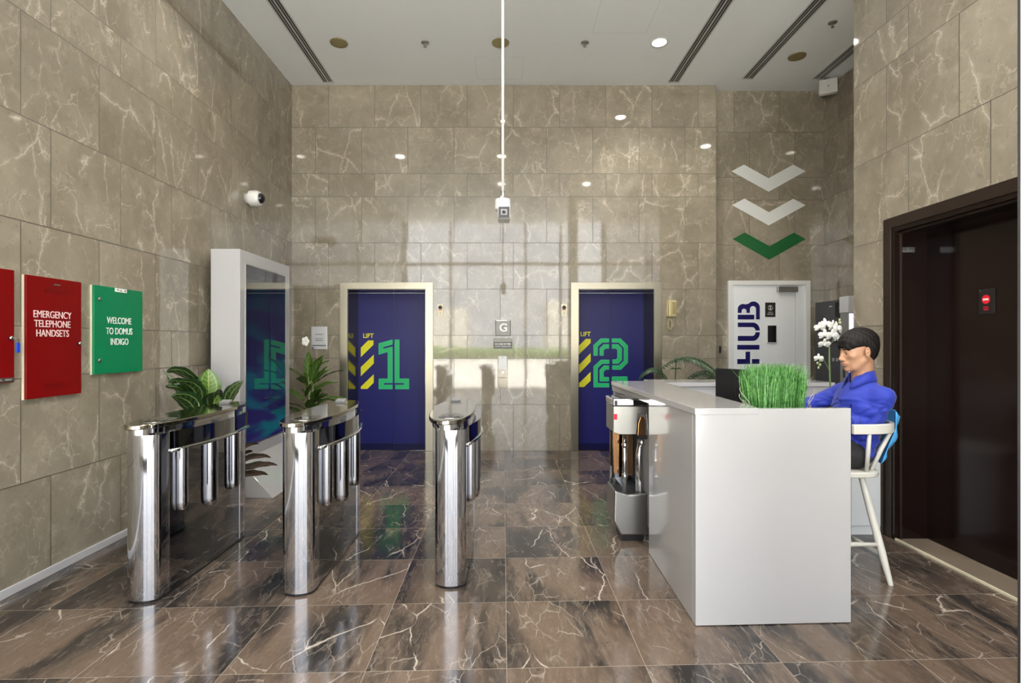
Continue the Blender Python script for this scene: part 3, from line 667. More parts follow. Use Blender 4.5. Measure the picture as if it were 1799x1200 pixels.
# ------------------------------------------------------------------ digital totem
r = root('digital_totem', (-2.51, 5.48, 0), 'tall white digital totem with a dark screen by the left wall', 'digital totem')
y0, y1 = 4.91, 6.05
MB().prism([(-2.645, 0), (-2.08, 0), (-2.381, .33), (-2.381, 2.254), (-2.645, 2.254)], 'y', y0, y1).build('totem_body', M['white'], r, bev=.003)
scr = MB().box(-2.383, -2.376, 5.02, 5.925, .45, 2.126).build('screen', M['screen'], r)
MB().box(-2.381, -2.3745, 5.012, 5.02, .442, 2.134).box(-2.381, -2.3745, 5.925, 5.933, .442, 2.134).box(-2.381, -2.3745, 5.02, 5.925, 2.126, 2.134).box(-2.381, -2.3745, 5.02, 5.925, .442, .45).build('screen_bezel', M['steel'], scr)

# ------------------------------------------------------------------ turnstiles
def stadium(w, y0, y1, n=10, x=0.0):
    return [(x + a, b) for a, b in arc(0, y1 - w, w, w, 0, 180, n) + arc(0, y0 + w, w, w, 180, 360, n)]
def lens(hw, y0, y1, x, n=40, e=2.0):
    c = (y0 + y1) / 2; h = (y1 - y0) / 2
    return [(x + hw * math.copysign(abs(math.cos(t)) ** (2 / e), math.cos(t)), c + h * math.copysign(abs(math.sin(t)) ** (2 / e), math.sin(t))) for t in [2 * math.pi * i / n for i in range(n)]]
def make_turnstile():
    r = root('turnstile', (0, 0, 0))
    b = MB().prism(stadium(.092, -.002, 1.077), 'z', 0, .014).build('base_seam', M['black'], r)
    hc = arc(0, .06, .09, .06, 180, 360, 20)
    MB().prism(hc + [(.09, .13), (-.09, .13)], 'z', .014, .905).build('front_post', M['chrome'], r, smooth=True, auto=True)
    MB().prism([(x, 1.075 - y) for x, y in hc + [(.09, .13), (-.09, .13)]], 'z', .014, .905).build('rear_post', M['chrome'], r, smooth=True, auto=True)
    MB().prism([(-.086, .13), (-.086, .945)] + [(.086 + .016 * math.sin(math.pi * (1 - i / 16)), .13 + .815 * (1 - i / 16)) for i in range(17)], 'z', .014, .905).build('side_cabinet', M['chrome2'], r, smooth=True, auto=True)
    MB().prism([(a, c) for a, c in lens(.125, -.004, 1.13, -.02, 56, 2.4)], 'z', .905, .935).build('lid_band', M['chrome'], r, smooth=True, auto=True)
    ld = MB().prism([(a, c) for a, c in lens(.143, -.03, 1.19, -.025, 64, 2.3)], 'z', .937, .962).build('lid', M['lidsteel'], r, smooth=True, auto=True, bev=.005, seg=3)
    # bowed housing on the passage side
    bow = [(.08, .11)] + [(.09 + .065 * math.sin(math.pi * i / 14), .13 + .93 * i / 14) for i in range(15)] + [(.08, 1.07)]
    bh = MB().prism(bow, 'z', .805, .905).build('barrier_housing', M['chrome2'], r, smooth=True, auto=True)
    MB().tube([(a + .003, c, .797) for a, c in bow[1:-1]], .011, 10).build('housing_rail', M['chrome'], bh, smooth=True)
    for yy, ww, zz in ((.22, .034, .44), (.52, .048, .38), (.82, .040, .40)):
        pts = [(.104, yy, z) for z in (.80, zz + .05, zz + .02, zz + .005, zz)]
        MB().tube(pts, [ww, ww, ww * .93, ww * .7, ww * .25], 20).build('barrier_wing', M['chrome'], r, smooth=True, auto=True)
    rd = MB().prism(lens(.055, .10, .24, -.01, 24), 'z', .962, .966).build('reader_window', M['blackgloss'], ld)
    MB().prism(lens(.075, .085, .30, -.01, 24, 2.6), 'z', .9615, .964).build('reader_bezel', M['steel'], ld)
    rotbox(-.035, .035, -.03, .03, -.004, .012, (-.05, 1.02, .972), (14, 0, 0)).build('card_reader', M['grey'], ld, bev=.003)
    return r
tn = make_turnstile()
for i, (x, y, lb) in enumerate(((-1.960, 2.915, 'chrome turnstile nearest the left wall'), (-1.150, 3.0, 'chrome turnstile in the middle of the three, in front of the first lift'), (-.305, 3.095, 'chrome turnstile furthest right, standing alone before the wall between the lifts'))):
    o = tn if i == 0 else copy_tree(tn)
    o.location = (x, y, 0); tag(o, lb, 'turnstile', 'row of chrome turnstiles')

# ------------------------------------------------------------------ reception desk
r = root('reception_desk', (1.3, 3.6, 0), 'white glossy U-shaped reception desk', 'desk')
DT = 1.078
MB().prism([(.952, 2.686), (1.742, 2.72), (1.742, 2.76), (.952, 2.73)], 'z', .004, DT - .002).build('front_panel', M['white'], r, bev=.0015)
MB().prism([(.952, 2.732), (.975, 2.732), (.995, 3.62), (.971, 3.62)], 'z', .004, DT - .032).box(.972, 1.14, 3.60, 3.62, .004, 1.0).box(1.10, 1.14, 3.62, 4.57, .004, 1.0).prism([(.971, 3.62), (1.0, 3.62), (.95, 4.59), (.921, 4.59)], 'z', 1.0, DT - .032).box(.93, 1.10, 4.55, 4.59, .004, 1.0).build('side_panel', M['white'], r, bev=.0015)
MB().prism([(.948, 2.682), (1.268, 2.697), (1.285, 2.78), (1.325, 4.62), (.915, 4.60)], 'z', DT - .030, DT + .002).build('counter_top', M['white'], r, bev=.002)
MB().prism([(1.235, 2.76), (1.255, 2.76), (1.29, 4.59), (1.27, 4.59)], 'z', .004, DT - .032).build('inner_panel', M['white'], r)
MB().prism([(1.27, 2.765), (1.72, 2.775), (1.72, 4.56), (1.30, 4.56)], 'z', .88, .91).build('work_top', M['white'], r, bev=.002)
MB().box(1.70, 1.72, 2.80, 3.0, .004, .88).build('worktop_support', M['white'], r)
bk = MB().box(1.29, 2.78, 4.60, 4.64, .004, 1.035).box(2.74, 2.78, 4.64, 4.95, .004, 1.035).build('back_panel', M['white'], r)
MB().box(1.29, 2.80, 4.58, 4.98, 1.035, 1.068).build('back_counter_top', M['white'], r, bev=.002)
MB().lathe([(.006, 0), (.006, -.004)], (1.66, 4.60, .985), 'y').build('cable_grommet', M['black'], r)
# drawer pedestal
r = root('drawer_pedestal', (2.5, 4.1, 0), 'low pale grey cabinet under the back counter behind the chair', 'cabinet')
MB().box(2.28, 2.76, 3.97, 4.42, .06, .62).build('pedestal_body', M['doorwhite'], r, bev=.003)
MB().box(2.29, 2.745, 3.962, 3.971, .07, .61).build('drawer_front', M['doorwhite'], r, bev=.003)
MB().box(2.28, 2.76, 3.975, 4.42, 0, .06).build('plinth', M['doorwhite'], r)
MB().lathe([(.005, 0), (.005, -.004)], (2.715, 3.962, .09), 'y').build('screw', M['grey'], r)
# monitor
r = root('monitor', (1.58, 3.55, .91), 'black monitor seen from behind on the desk beside the grass', 'monitor')
A = Vector((1.452, 3.72, 0)); B = Vector((1.64, 3.27, 0)); d = (B - A).normalized(); n_ = Vector((-d.y, d.x, 0))
if n_.x < 0: n_ = -n_
L_ = (B - A).length; th = math.atan2(d.y, d.x)
def mbox(u0, u1, t0, t1, z0, z1):
    b = MB().box(u0, u1, t0, t1, z0, z1); out = []
    for q in b.v: out.append(tuple(A + d * q[0] + n_ * q[1] + Vector((0, 0, q[2]))))
    b.v = out; return b
dh = mbox(0, L_, 0, .012, .955, 1.232).build('display_housing', M['black'], r, bev=.008)
mbox(.012, L_ - .012, .012, .0135, .967, 1.222).build('display_glass', M['blackgloss'], dh)
mbox(L_ / 2 - .05, L_ / 2 + .05, -.02, 0, 1.0, 1.12).build('rear_hub', M['black'], r, bev=.006)
mbox(L_ / 2 - .025, L_ / 2 + .025, -.035, -.015, .915, 1.08).build('monitor_neck', M['black'], r, bev=.004)
mbox(L_ / 2 - .10, L_ / 2 + .10, -.09, .08, .910, .920).build('monitor_foot', M['black'], r, bev=.004)
# keyboard
r = root('keyboard', (1.68, 3.3, .91), 'slim dark keyboard on the desk in front of the seated person', 'keyboard')
MB().box(1.575, 1.69, 3.18, 3.52, .910, .922).build('keyboard_base', M['black'], r, bev=.003)
b = MB()
for i in range(5):
    for j in range(14): b.box(1.583 + i * .021, 1.600 + i * .021, 3.187 + j * .0235, 3.206 + j * .0235, .922, .926)
b.build('keys', M['grey'], r)

# ------------------------------------------------------------------ chrome gate post in front of the desk
r = root('swing_gate_post', (.90, 3.86, 0), 'narrow chrome gate post with brown panels against the left side of the desk', 'gate post')
gx0, gx1, gy0, gy1 = .778, 1.028, 3.85, 4.12
MB().box(.84, .99, gy0, gy0 + .2, 0, .045).build('post_foot', M['black'], r, bev=.004)
MB().prism([(gx0 + .06, .04), (gx1 - .005, .04), (gx1 - .005, .34), (gx0 + .11, .33), (gx0 + .01, .36), (gx0 + .005, .14)], 'y', gy0 - .01, gy1).build('lower_skirt', M['steel'], r, bev=.012, seg=3)
MB().box(gx0, gx1, gy0 - .01, gy1, .955, 1.008).build('top_cap', M['chrome'], r, bev=.01, seg=3)
MB().prism([(gx0 + .004, .77), (gx0 + .045, .755), (gx0 + .165, .755), (gx0 + .175, .90), (gx0 + .235, .90), (gx0 + .245, .78), (gx1, .78), (gx1, .953), (gx0 + .004, .953)], 'y', gy0 - .006, gy1).build('upper_housing', M['steel'], r, bev=.006)
MB().box(gx0 + .03, gx1 - .02, gy1 - .03, gy1, .30, .80).build('back_plate', M['chrome2'], r)
MB().prism([(gx0 + .03, .45), (gx0 + .065, .45), (gx0 + .07, .80), (gx0 + .02, .80), (gx0 + .025, .58)], 'y', gy0 + .10, gy0 + .13).build('brown_panel', M['bronze'], r, bev=.004)  # brown mirror-like panels set inside the post
MB().box(gx0 + .115, gx0 + .165, gy0 + .10, gy0 + .13, .44, .80).build('brown_panel', M['bronze'], r, bev=.004)
MB().prism([(gx0 + .18, .74), (gx0 + .24, .74), (gx0 + .235, .85), (gx0 + .225, .875), (gx0 + .20, .875), (gx0 + .185, .83)], 'y', gy0 + .02, gy0 + .05).build('bronze_shield', M['bronze'], r, bev=.004)
MB().tube([(gx0 + .09, gy0 + .03, .34), (gx0 + .09, gy0 + .03, .76)], .015, 14).build('hinge_pole', M['chrome'], r, smooth=True)
for zz in (.675, .455):
    MB().ell((gx0 + .09, gy0 + .02, zz), (.024, .024, .024)).build('hinge_knob', M['chrome'], r, smooth=True)
MB().tube([(gx0 + .205, gy0 + .05, .34), (gx0 + .20, gy0 + .05, .60), (gx0 + .212, gy0 + .05, .70)], [.030, .026, .018], 14).build('wing_tube', M['chrome'], r, smooth=True)
MB().ell((gx0 + .215, gy0 + .03, .69), (.024, .02, .024)).box(gx0 + .185, gx0 + .25, gy0 + .02, gy0 + .05, .715, .745).build('wing_clamp', M['chrome'], r, smooth=True, auto=True)
MB().box(gx0 + .008, gx0 + .03, gy0 - .013, gy0 - .009, .965, .995).build('indicator_lamp', M['black'], r, bev=.002)
MB().box(gx0 + .006, gx0 + .028, gy0 - .010, gy0 - .005, .86, .90).build('red_label', M['signred'], r)

# ------------------------------------------------------------------ plants
def leaf_geo(mb, uvs, base, az, pet, length, width, rise, droop, roll=0.0, n=10, cup=.12, fold=0.0):
    """petiole then a blade; az = heading, rise = start pitch (deg), droop = pitch change along the blade"""
    d = Vector((math.cos(az), math.sin(az), 0)); side = Vector((-math.sin(az), math.cos(az), 0)); p = Vector(base)
    pts = [p.copy()]; ph = R(rise)
    for i in range(6):
        p = p + (d * math.cos(ph) + Vector((0, 0, 1)) * math.sin(ph)) * pet / 6; pts.append(p.copy())
    if pet > 0.02:
        b0 = len(mb.v); mb.tube(pts, [.006 - .0004 * i for i in range(7)], 6); uvs += [(.5, .3)] * (len(mb.v) - b0)
    rows = []
    for i in range(n + 1):
        t = i / n; a = ph - R(droop) * t
        fw = d * math.cos(a) + Vector((0, 0, 1)) * math.sin(a)
        nrm = side.cross(fw) * -1
        wd = width / 2 * (math.sin(math.pi * min(1, t ** .8)) ** .75 if 0 < t < 1 else 0.02)
        s_ = side * math.cos(roll) + nrm * math.sin(roll); n2 = nrm * math.cos(roll) - side * math.sin(roll)
        row = []
        for j in range(5):
            q = (j - 2) / 2
            row.append(p + s_ * wd * q + n2 * (abs(q) ** 1.5 * cup * width + .004 * math.sin(t * 22 + j * 2)))
        rows.append(row)
        if i < n: p = p + fw * length / n
    b0 = len(mb.v)
    for i, row in enumerate(rows):
        for j, q in enumerate(row): mb.v.append(tuple(q)); uvs.append((j / 4, i / n))
    for i in range(n):
        for j in range(4):
            mb.f.append((b0 + i * 5 + j, b0 + i * 5 + j + 1, b0 + (i + 1) * 5 + j + 1, b0 + (i + 1) * 5 + j))
def leaves(name, specs, mat, parent):
    mb = MB(); uvs = []
    for sp in specs: leaf_geo(mb, uvs, **sp)
    return mb.build(name, mat, parent, smooth=True, uv=uvs)
def pot(r, x, y, rad, h, mat='pot'):
    MB().lathe([(rad * .72, 0), (rad, h), (rad * .92, h), (rad * .9, h - .03)], (x, y, 0), n=28).build('plant_pot', M[mat], r, smooth=True, auto=True)
    MB().lathe([(.001, 0), (rad * .9, 0), (rad * .88, -.02)], (x, y, h - .025), n=24).build('soil', M['soil'], r)
# calathea behind the first turnstile
px, py = -2.33, 4.36
r = root('potted_calathea', (px, py, 0), 'potted plant with broad striped leaves between the first turnstile and the totem', 'potted plant')
pot(r, px, py, .13, .30)
L = []
for az, pet, ln, wd, ri, dr, ro in ((190, .34, .36, .19, 82, 95, .7), (205, .26, .36, .18, 84, 100, .5), (215, .22, .34, .17, 80, 80, -.3), (250, .30, .30, .16, 80, 85, .3),
                                     (300, .24, .28, .15, 78, 90, .4), (240, .20, .30, .16, 78, 85, .8), (60, .24, .28, .15, 80, 60, .2), (225, .28, .28, .16, 84, 90, 1.0)):
    L.append(dict(base=(px + .02 * math.cos(R(az)), py + .02 * math.sin(R(az)), .29), az=R(az), pet=pet + .36, length=ln * .9, width=wd, rise=ri, droop=dr, roll=ro))
leaves('leaves', L, M['calathea'], r)
leaves('young_leaves', [dict(base=(px + .0, py - .02, .29), az=R(275), pet=.68, length=.23, width=.19, rise=86, droop=-2, roll=.1, cup=.05), dict(base=(px + .05, py - .03, .29), az=R(290), pet=.52, length=.24, width=.15, rise=80, droop=20, roll=-.3, cup=.05)], M['calathea2'], r)
leaves('spear_leaf', [dict(base=(px - .02, py - .02, .29), az=R(200), pet=.62, length=.34, width=.045, rise=74, droop=24, roll=1.2, cup=.3)], M['calathea'], r)
leaves('lower_leaves', [dict(base=(px + .05, py - .02, .29), az=R(a), pet=.12, length=l_, width=.09, rise=ri, droop=dr, roll=.5) for a, l_, ri, dr in ((-8, .38, 62, 60), (-2, .38, 45, 60), (8, .36, 28, 40), (-20, .40, 18, 20), (-12, .30, 52, 40))], M['darkred'], r)
# broad leaf plant behind the totem
px, py = -2.30, 6.42
r = root('potted_broad_leaf_plant', (px, py, 0), 'potted green broad-leaved plant behind the totem beside the first lift', 'potted plant')
pot(r, px, py, .16, .36)
L = []; rnd = random.Random(8)
for i in range(30):
    hgt = rnd.uniform(.42, .98); a = rnd.uniform(0, 2 * math.pi) if i % 2 else rnd.uniform(-1.0, .6)
    L.append(dict(base=(px + rnd.uniform(-.05, .05), py + rnd.uniform(-.05, .05), hgt), az=a, pet=.07, length=rnd.uniform(.24, .36), width=rnd.uniform(.07, .10), rise=rnd.uniform(25, 72), droop=rnd.uniform(20, 70), roll=rnd.uniform(-.7, .7)))
L.append(dict(base=(px, py, .95), az=R(-70), pet=.05, length=.30, width=.11, rise=84, droop=10, roll=.2))
L.append(dict(base=(px + .04, py, .9), az=R(-20), pet=.05, length=.28, width=.10, rise=80, droop=12, roll=.6))
leaves('leaves', L, M['cordyline'], r)
MB().tube([(px, py, .33), (px + .01, py, .7), (px, py, 1.0)], [.016, .013, .008], 8).tube([(px + .05, py + .02, .33), (px + .05, py, .9)], [.013, .008], 8).build('stem', M['stem'], r, smooth=True)
fl = MB()
for i in range(5):
    a = i * 72; fl.ell((px - .02 + .025 * math.cos(R(a)), py - .05, 1.42 + .03 * math.sin(R(a))), (.022, .006, .028), n=10, m=6)
fl.build('white_flower', M['petal'], r, smooth=True); MB().tube([(px, py, .9), (px - .01, py - .04, 1.2), (px - .02, py - .045, 1.42)], .004, 6).build('flower_stalk', M['stem'], r)
# palm behind the back counter
px, py = 1.90, 6.15
def frond(mb, pts, ln, n=26):
    P = [Vector(q) for q in pts]; mb.tube(P, [.006] * (len(P) - 1) + [.002], 6)
    for i in range(n):
        t = (i + 1) / (n + 1) * (len(P) - 1); j = min(int(t), len(P) - 2); q = P[j].lerp(P[j + 1], t - j); d = (P[j + 1] - P[j]).normalized()
        sd_ = d.cross(Vector((0, 0, 1))).normalized()
        for sg in (-1, 1):
            tip = q + (sd_ * sg * .75 + d * .55 + Vector((0, 0, -.55))) * ln * (.55 + .45 * math.sin(math.pi * i / n))
            m_ = (q + tip) / 2 + Vector((0, 0, .012)); wv = d * .009
            mb.add([q - wv * .5, q + wv * .5, m_ + wv, tip, m_ - wv], [(0, 1, 2, 4), (4, 2, 3)])
def arcpts(x0, y0, z0, x1, y1, z1, h, n=14):
    return [(x0 + (x1 - x0) * t, y0 + (y1 - y0) * t, z0 + (z1 - z0) * t + h * 4 * t * (1 - t)) for t in [i / n for i in range(n + 1)]]
r = root('potted_palm', (px, py, 0), 'dark green potted palm behind the back counter in front of the alcove step', 'potted palm')
pot(r, px, py, .15, .36)
mb = MB()
for e in ((1.88, 5.9, 1.22, 2.28, 5.65, 1.04, .10), (1.9, 6.1, .9, 1.55, 6.2, 1.0, .16), (1.9, 6.1, .8, 2.55, 6.0, .86, .26), (1.95, 6.1, .8, 2.65, 6.25, .72, .30), (1.9, 6.1, .7, 1.7, 5.8, .6, .25)):
    frond(mb, [(px, py, .34), (px * .4 + e[0] * .6, py * .4 + e[1] * .6, .75)] + arcpts(*e), .13)
frond(mb, [(px, py, .34)] + arcpts(1.75, 6.0, 1.12, 2.33, 5.95, 1.02, .17), .13)
mb.build('fronds', M['palmleaf'], r)
px, py = 2.68, 6.4
r = root('potted_palm', (px, py, 0), 'low dark potted palm directly left of the monitor top, behind the counter', 'potted palm')
pot(r, px, py, .14, .34); mb = MB()
for k_ in range(9):
    a = k_ * 2 * math.pi / 9; frond(mb, [(px, py, .32)] + arcpts(px + .03 * math.cos(a), py + .03 * math.sin(a), .75, px + .45 * math.cos(a), py + .3 * math.sin(a), .93, .12), .10, 18)
mb.build('fronds', M['palmleaf'], r)
# artificial grass
gx, gy = 1.475, 2.97
r = root('potted_grass', (gx, gy, .91), 'block of bright green artificial grass behind the front of the desk', 'artificial grass')
MB().box(1.345, 1.60, 2.87, 3.07, .912, .975).build('planter', M['pot'], r, bev=.004)
rnd = random.Random(3); mb = MB()
for i in range(1700):
    x = rnd.uniform(1.35, 1.595); y = rnd.uniform(2.875, 3.065); h = rnd.uniform(.24, .33); ex = (x - gx) / .125; ey = (y - gy) / .1
    a = rnd.uniform(0, 6.28); wv = Vector((math.cos(a), math.sin(a), 0)) * .0021
    p = Vector((x, y, .965)); dx = ex * rnd.uniform(-.01, .022) + rnd.uniform(-.02, .02); dy = ey * rnd.uniform(0, .03) + rnd.uniform(-.01, .01); bend = rnd.random() ** 3 * .05 * rnd.choice((-1, 1))
    Q = [p, p + Vector((dx * .3, dy * .3, h * .4)), p + Vector((dx * .8, dy * .8, h * .8)), p + Vector((dx * 1.2 + bend, dy * 1.2, h))]
    vs = []
    for q_, w_ in zip(Q, (1, 1, .9, .3)): vs += [q_ - wv * w_, q_ + wv * w_]
    mb.add(vs, [(0, 1, 3, 2), (2, 3, 5, 4), (4, 5, 7, 6)])
mb.build('grass_blades', M['grass'], r)
mb = MB()
for sx_, n_t in ((1.335, 3), (1.62, 5)):
    for q in range(n_t):
        ph = rnd.uniform(0, 6); x = sx_ + rnd.uniform(-.015, .015); dr_ = -1 if sx_ < 1.4 else 1
        mb.tube([(x + dr_ * (.05 * t + .014 * math.sin(ph + t * 9)), 2.93 + .012 * math.cos(ph + t * 8), .95 + .21 * t * (1 - .15 * q)) for t in [i / 12 for i in range(13)]], .0016, 5)
mb.build('curly_twigs', M['twig'], r)
# orchid
ox_, oy_ = 2.30, 3.80
r = root('potted_orchid', (ox_, oy_, .0), 'tall white orchid beside the seated person', 'potted orchid')
MB().box(ox_ - .10, ox_ + .10, oy_ + .04 - .10, oy_ + .14, .0, .62).build('orchid_stand', M['white'], r, bev=.004)
MB().lathe([(.05, 0), (.07, .16), (.063, .16), (.06, .14)], (ox_, oy_ + .04, .62), n=24).build('plant_pot', M['pot'], r, smooth=True, auto=True)
leaves('leaves', [dict(base=(ox_, oy_ + .04, .76), az=R(a), pet=.0, length=.20, width=.06, rise=40, droop=60, roll=0) for a in (20, 130, 230, 310)], M['cordyline'], r)
def OP(px_, py_, Y=3.82): a = T(px_, py_, Y); return Vector(a)
st = [Vector((ox_, oy_ + .03, .76)), OP(1459, 700), OP(1458, 660), OP(1457, 630), OP(1457, 610), OP(1454, 590), OP(1447, 578), OP(1437, 574)]
MB().tube(st, [.007, .0065, .006, .006, .005, .004, .003, .002], 8).tube([OP(1458, 655), OP(1453, 642), OP(1447, 633), OP(1441, 630)], .0028, 6).tube([OP(1457, 605), OP(1463, 600), OP(1466, 590)], .0028, 6).tube([OP(1441, 630), OP(1438, 640), OP(1440, 646)], .002, 6).build('stem', M['stem'], r, smooth=True)
def blossom(c, s_, yaw, tilt, name='blossom'):
    s_ *= 1.22
    m_ = (Euler((R(tilt), 0, R(yaw))).to_matrix()); b = MB()
    for k_, (ang, l_, w_) in enumerate(((90, 1.0, .55), (215, 1.0, .5), (325, 1.0, .5), (5, 1.0, .85), (175, 1.0, .85))):
        rt = Euler((0, -R(ang), 0)).to_matrix(); off = m_ @ (rt @ Vector((s_ * .52 * l_, -.004 * (k_ > 2), 0)))
        b.ell(Vector(c) + off, (s_ * .5 * l_, s_ * .10, s_ * .5 * w_), m_ @ rt, 12, 8)
    b.ell(Vector(c) + m_ @ Vector((0, -s_ * .22, -s_ * .1)), (s_ * .16, s_ * .2, s_ * .22), m_, 10, 6)
    b.build(name, M['petal'], r, smooth=True)
for px_, py_, s_, yw, tl, dY in ((1440, 575, .030, -20, 0, 0), (1451, 569, .036, 10, -20, -.03), (1463, 573, .036, 20, 5, .02), (1471, 577, .042, 30, -10, -.02), (1462, 589, .038, 5, 10, -.04), (1470, 593, .034, 35, 0, 0), (1449, 588, .034, -25, 5, -.01), (1448, 604, .034, -10, 25, -.02), (1438, 629, .026, -15, 0, 0), (1443, 632, .020, 30, 10, .01)):
    blossom(OP(px_, py_, 3.82 + dY), s_, yw, tl)
for q in ((1436, 638), (1441, 641), (1438, 646), (1451, 607), (1475, 562), (1476, 567)): MB().ell(OP(*q), (.007, .007, .010), n=8, m=6).build('bud', M['budgreen'], r, smooth=True)
MB().tube([OP(1463, 590), OP(1470, 572), OP(1474, 566), OP(1475, 562)], .002, 6).build('bud_stalk', M['budgreen'], r, smooth=True)

# ------------------------------------------------------------------ tall chair
r = root('bar_chair', (2.04, 3.36, 0), 'white wooden spindle-back bar chair under the seated person', 'chair')
scx, scy, SZ = 2.035, 3.36, .615
seat = MB().prism(lens(.205, scy - .205, scy + .205, scx, 40, 3.6), 'z', SZ, SZ + .034).build('seat', M['offwhite'], r, smooth=True, auto=True, bev=.008, seg=3)
feet = ((2.245, 3.145), (2.255, 3.575), (1.80, 3.15), (1.80, 3.57)); tops = ((2.125, 3.225), (2.125, 3.495), (1.93, 3.225), (1.93, 3.495))
for f_, t_ in zip(feet, tops):
    P0 = Vector((t_[0], t_[1], SZ + .002)); P1 = Vector((f_[0], f_[1], 0)); MB().tube([P0, P0.lerp(P1, .35), P0.lerp(P1, .7), P1], [.016, .021, .021, .014], 14).build('leg', M['offwhite'], r, smooth=True, auto=True)
def on(i, z): return Vector((tops[i][0], tops[i][1], SZ)).lerp(Vector((feet[i][0], feet[i][1], 0)), 1 - z / SZ)
for i, j, z, z2 in ((0, 2, .225, .225), (1, 3, .225, .225), (0, 1, .165, .165), (2, 3, .29, .29)):
    MB().tube([on(i, z), on(i, z).lerp(on(j, z2), .5), on(j, z2)], [.011, .014, .011], 12).build('stretcher', M['offwhite'], r, smooth=True)
RX, RY = .29, .232
def railpt(a):
    c_, s_ = math.cos(R(a)), math.sin(R(a)); e_ = 2 / 2.7
    return Vector((2.045 + RX * math.copysign(abs(c_) ** e_, c_), 3.36 + RY * math.copysign(abs(s_) ** e_, s_), .905))
b = MB(); NA = 30
for i in range(NA + 1):
    a = -93 + 186 * i / NA; c_ = railpt(a); nn = Vector((math.cos(R(a)) * RY, math.sin(R(a)) * RX, 0)).normalized()
    for s_, z_ in ((-.013, -.028), (.013, -.028), (.013, .028), (-.013, .028)): b.v.append(tuple(c_ + nn * s_ + Vector((0, 0, z_))))
for i in range(NA):
    for j in range(4): b.f.append((i * 4 + j, i * 4 + (j + 1) % 4, i * 4 + 4 + (j + 1) % 4, i * 4 + 4 + j))
b.f += [(0, 1, 2, 3), tuple(NA * 4 + q for q in (3, 2, 1, 0))]
b.build('back_rail', M['offwhite'], r, bev=.005)
for a in (-82, -42, -24, -5, 14, 33, 52, 82):
    q = railpt(a); bs = Vector((scx + .175 * math.cos(R(a)), scy + .175 * math.sin(R(a)), SZ + .03))
    ca_, sa_ = math.cos(R(a)), math.sin(R(a)); bs = Vector((scx + .185 * abs(ca_) ** .74, scy + .185 * math.copysign(abs(sa_) ** .74, sa_), SZ + .03))
    if abs(a) > 70: bs.x = q.x + .012; bs.y = scy + .185 * (1 if a > 0 else -1)
    MB().tube([bs, bs.lerp(q, .5), q - Vector((0, 0, .02))], [.011, .013, .010], 10).build('spindle', M['offwhite'], r, smooth=True)
# jacket hanging over the chair back
b = MB(); NA, NZ = 22, 16
def jp(i, j, o):
    a = -34 + 62 * i / NA; z = .68 + .325 * j / NZ; c_ = railpt(a); nn = Vector((math.cos(R(a)) * RY, math.sin(R(a)) * RX, 0)).normalized()
    lean = -.085 * max(0, (.90 - z)) / .26
    e = .010 + .012 * math.sin(math.pi * j / NZ) + .006 * math.sin(i * 1.3) * (1 - j / NZ) + .012 * math.sin(j * .9 + i * .4)
    edge = min(1, min(i, NA - i) / 2.5, min(j, NZ - j) / 2.0)
    return Vector((c_.x, c_.y, z)) + nn * (lean + (.018 + (e * edge if o else 0)))
for o in (0, 1):
    for i in range(NA + 1):
        for j in range(NZ + 1): b.v.append(tuple(jp(i, j, o)))
W = NZ + 1; NN = (NA + 1) * W
for i in range(NA):
    for j in range(NZ):
        b.f.append((i * W + j, i * W + j + 1, (i + 1) * W + j + 1, (i + 1) * W + j)); b.f.append((NN + i * W + j, NN + (i + 1) * W + j, NN + (i + 1) * W + j + 1, NN + i * W + j + 1))
for i in range(NA):
    for j in (0, NZ): b.f.append((i * W + j, (i + 1) * W + j, NN + (i + 1) * W + j, NN + i * W + j))
for j in range(NZ):
    for i in (0, NA): b.f.append((i * W + j, i * W + j + 1, NN + i * W + j + 1, NN + i * W + j))
tag(b.build('backpack', M['lightblue'], smooth=True), 'light blue bag hanging on the back of the white chair', 'bag')

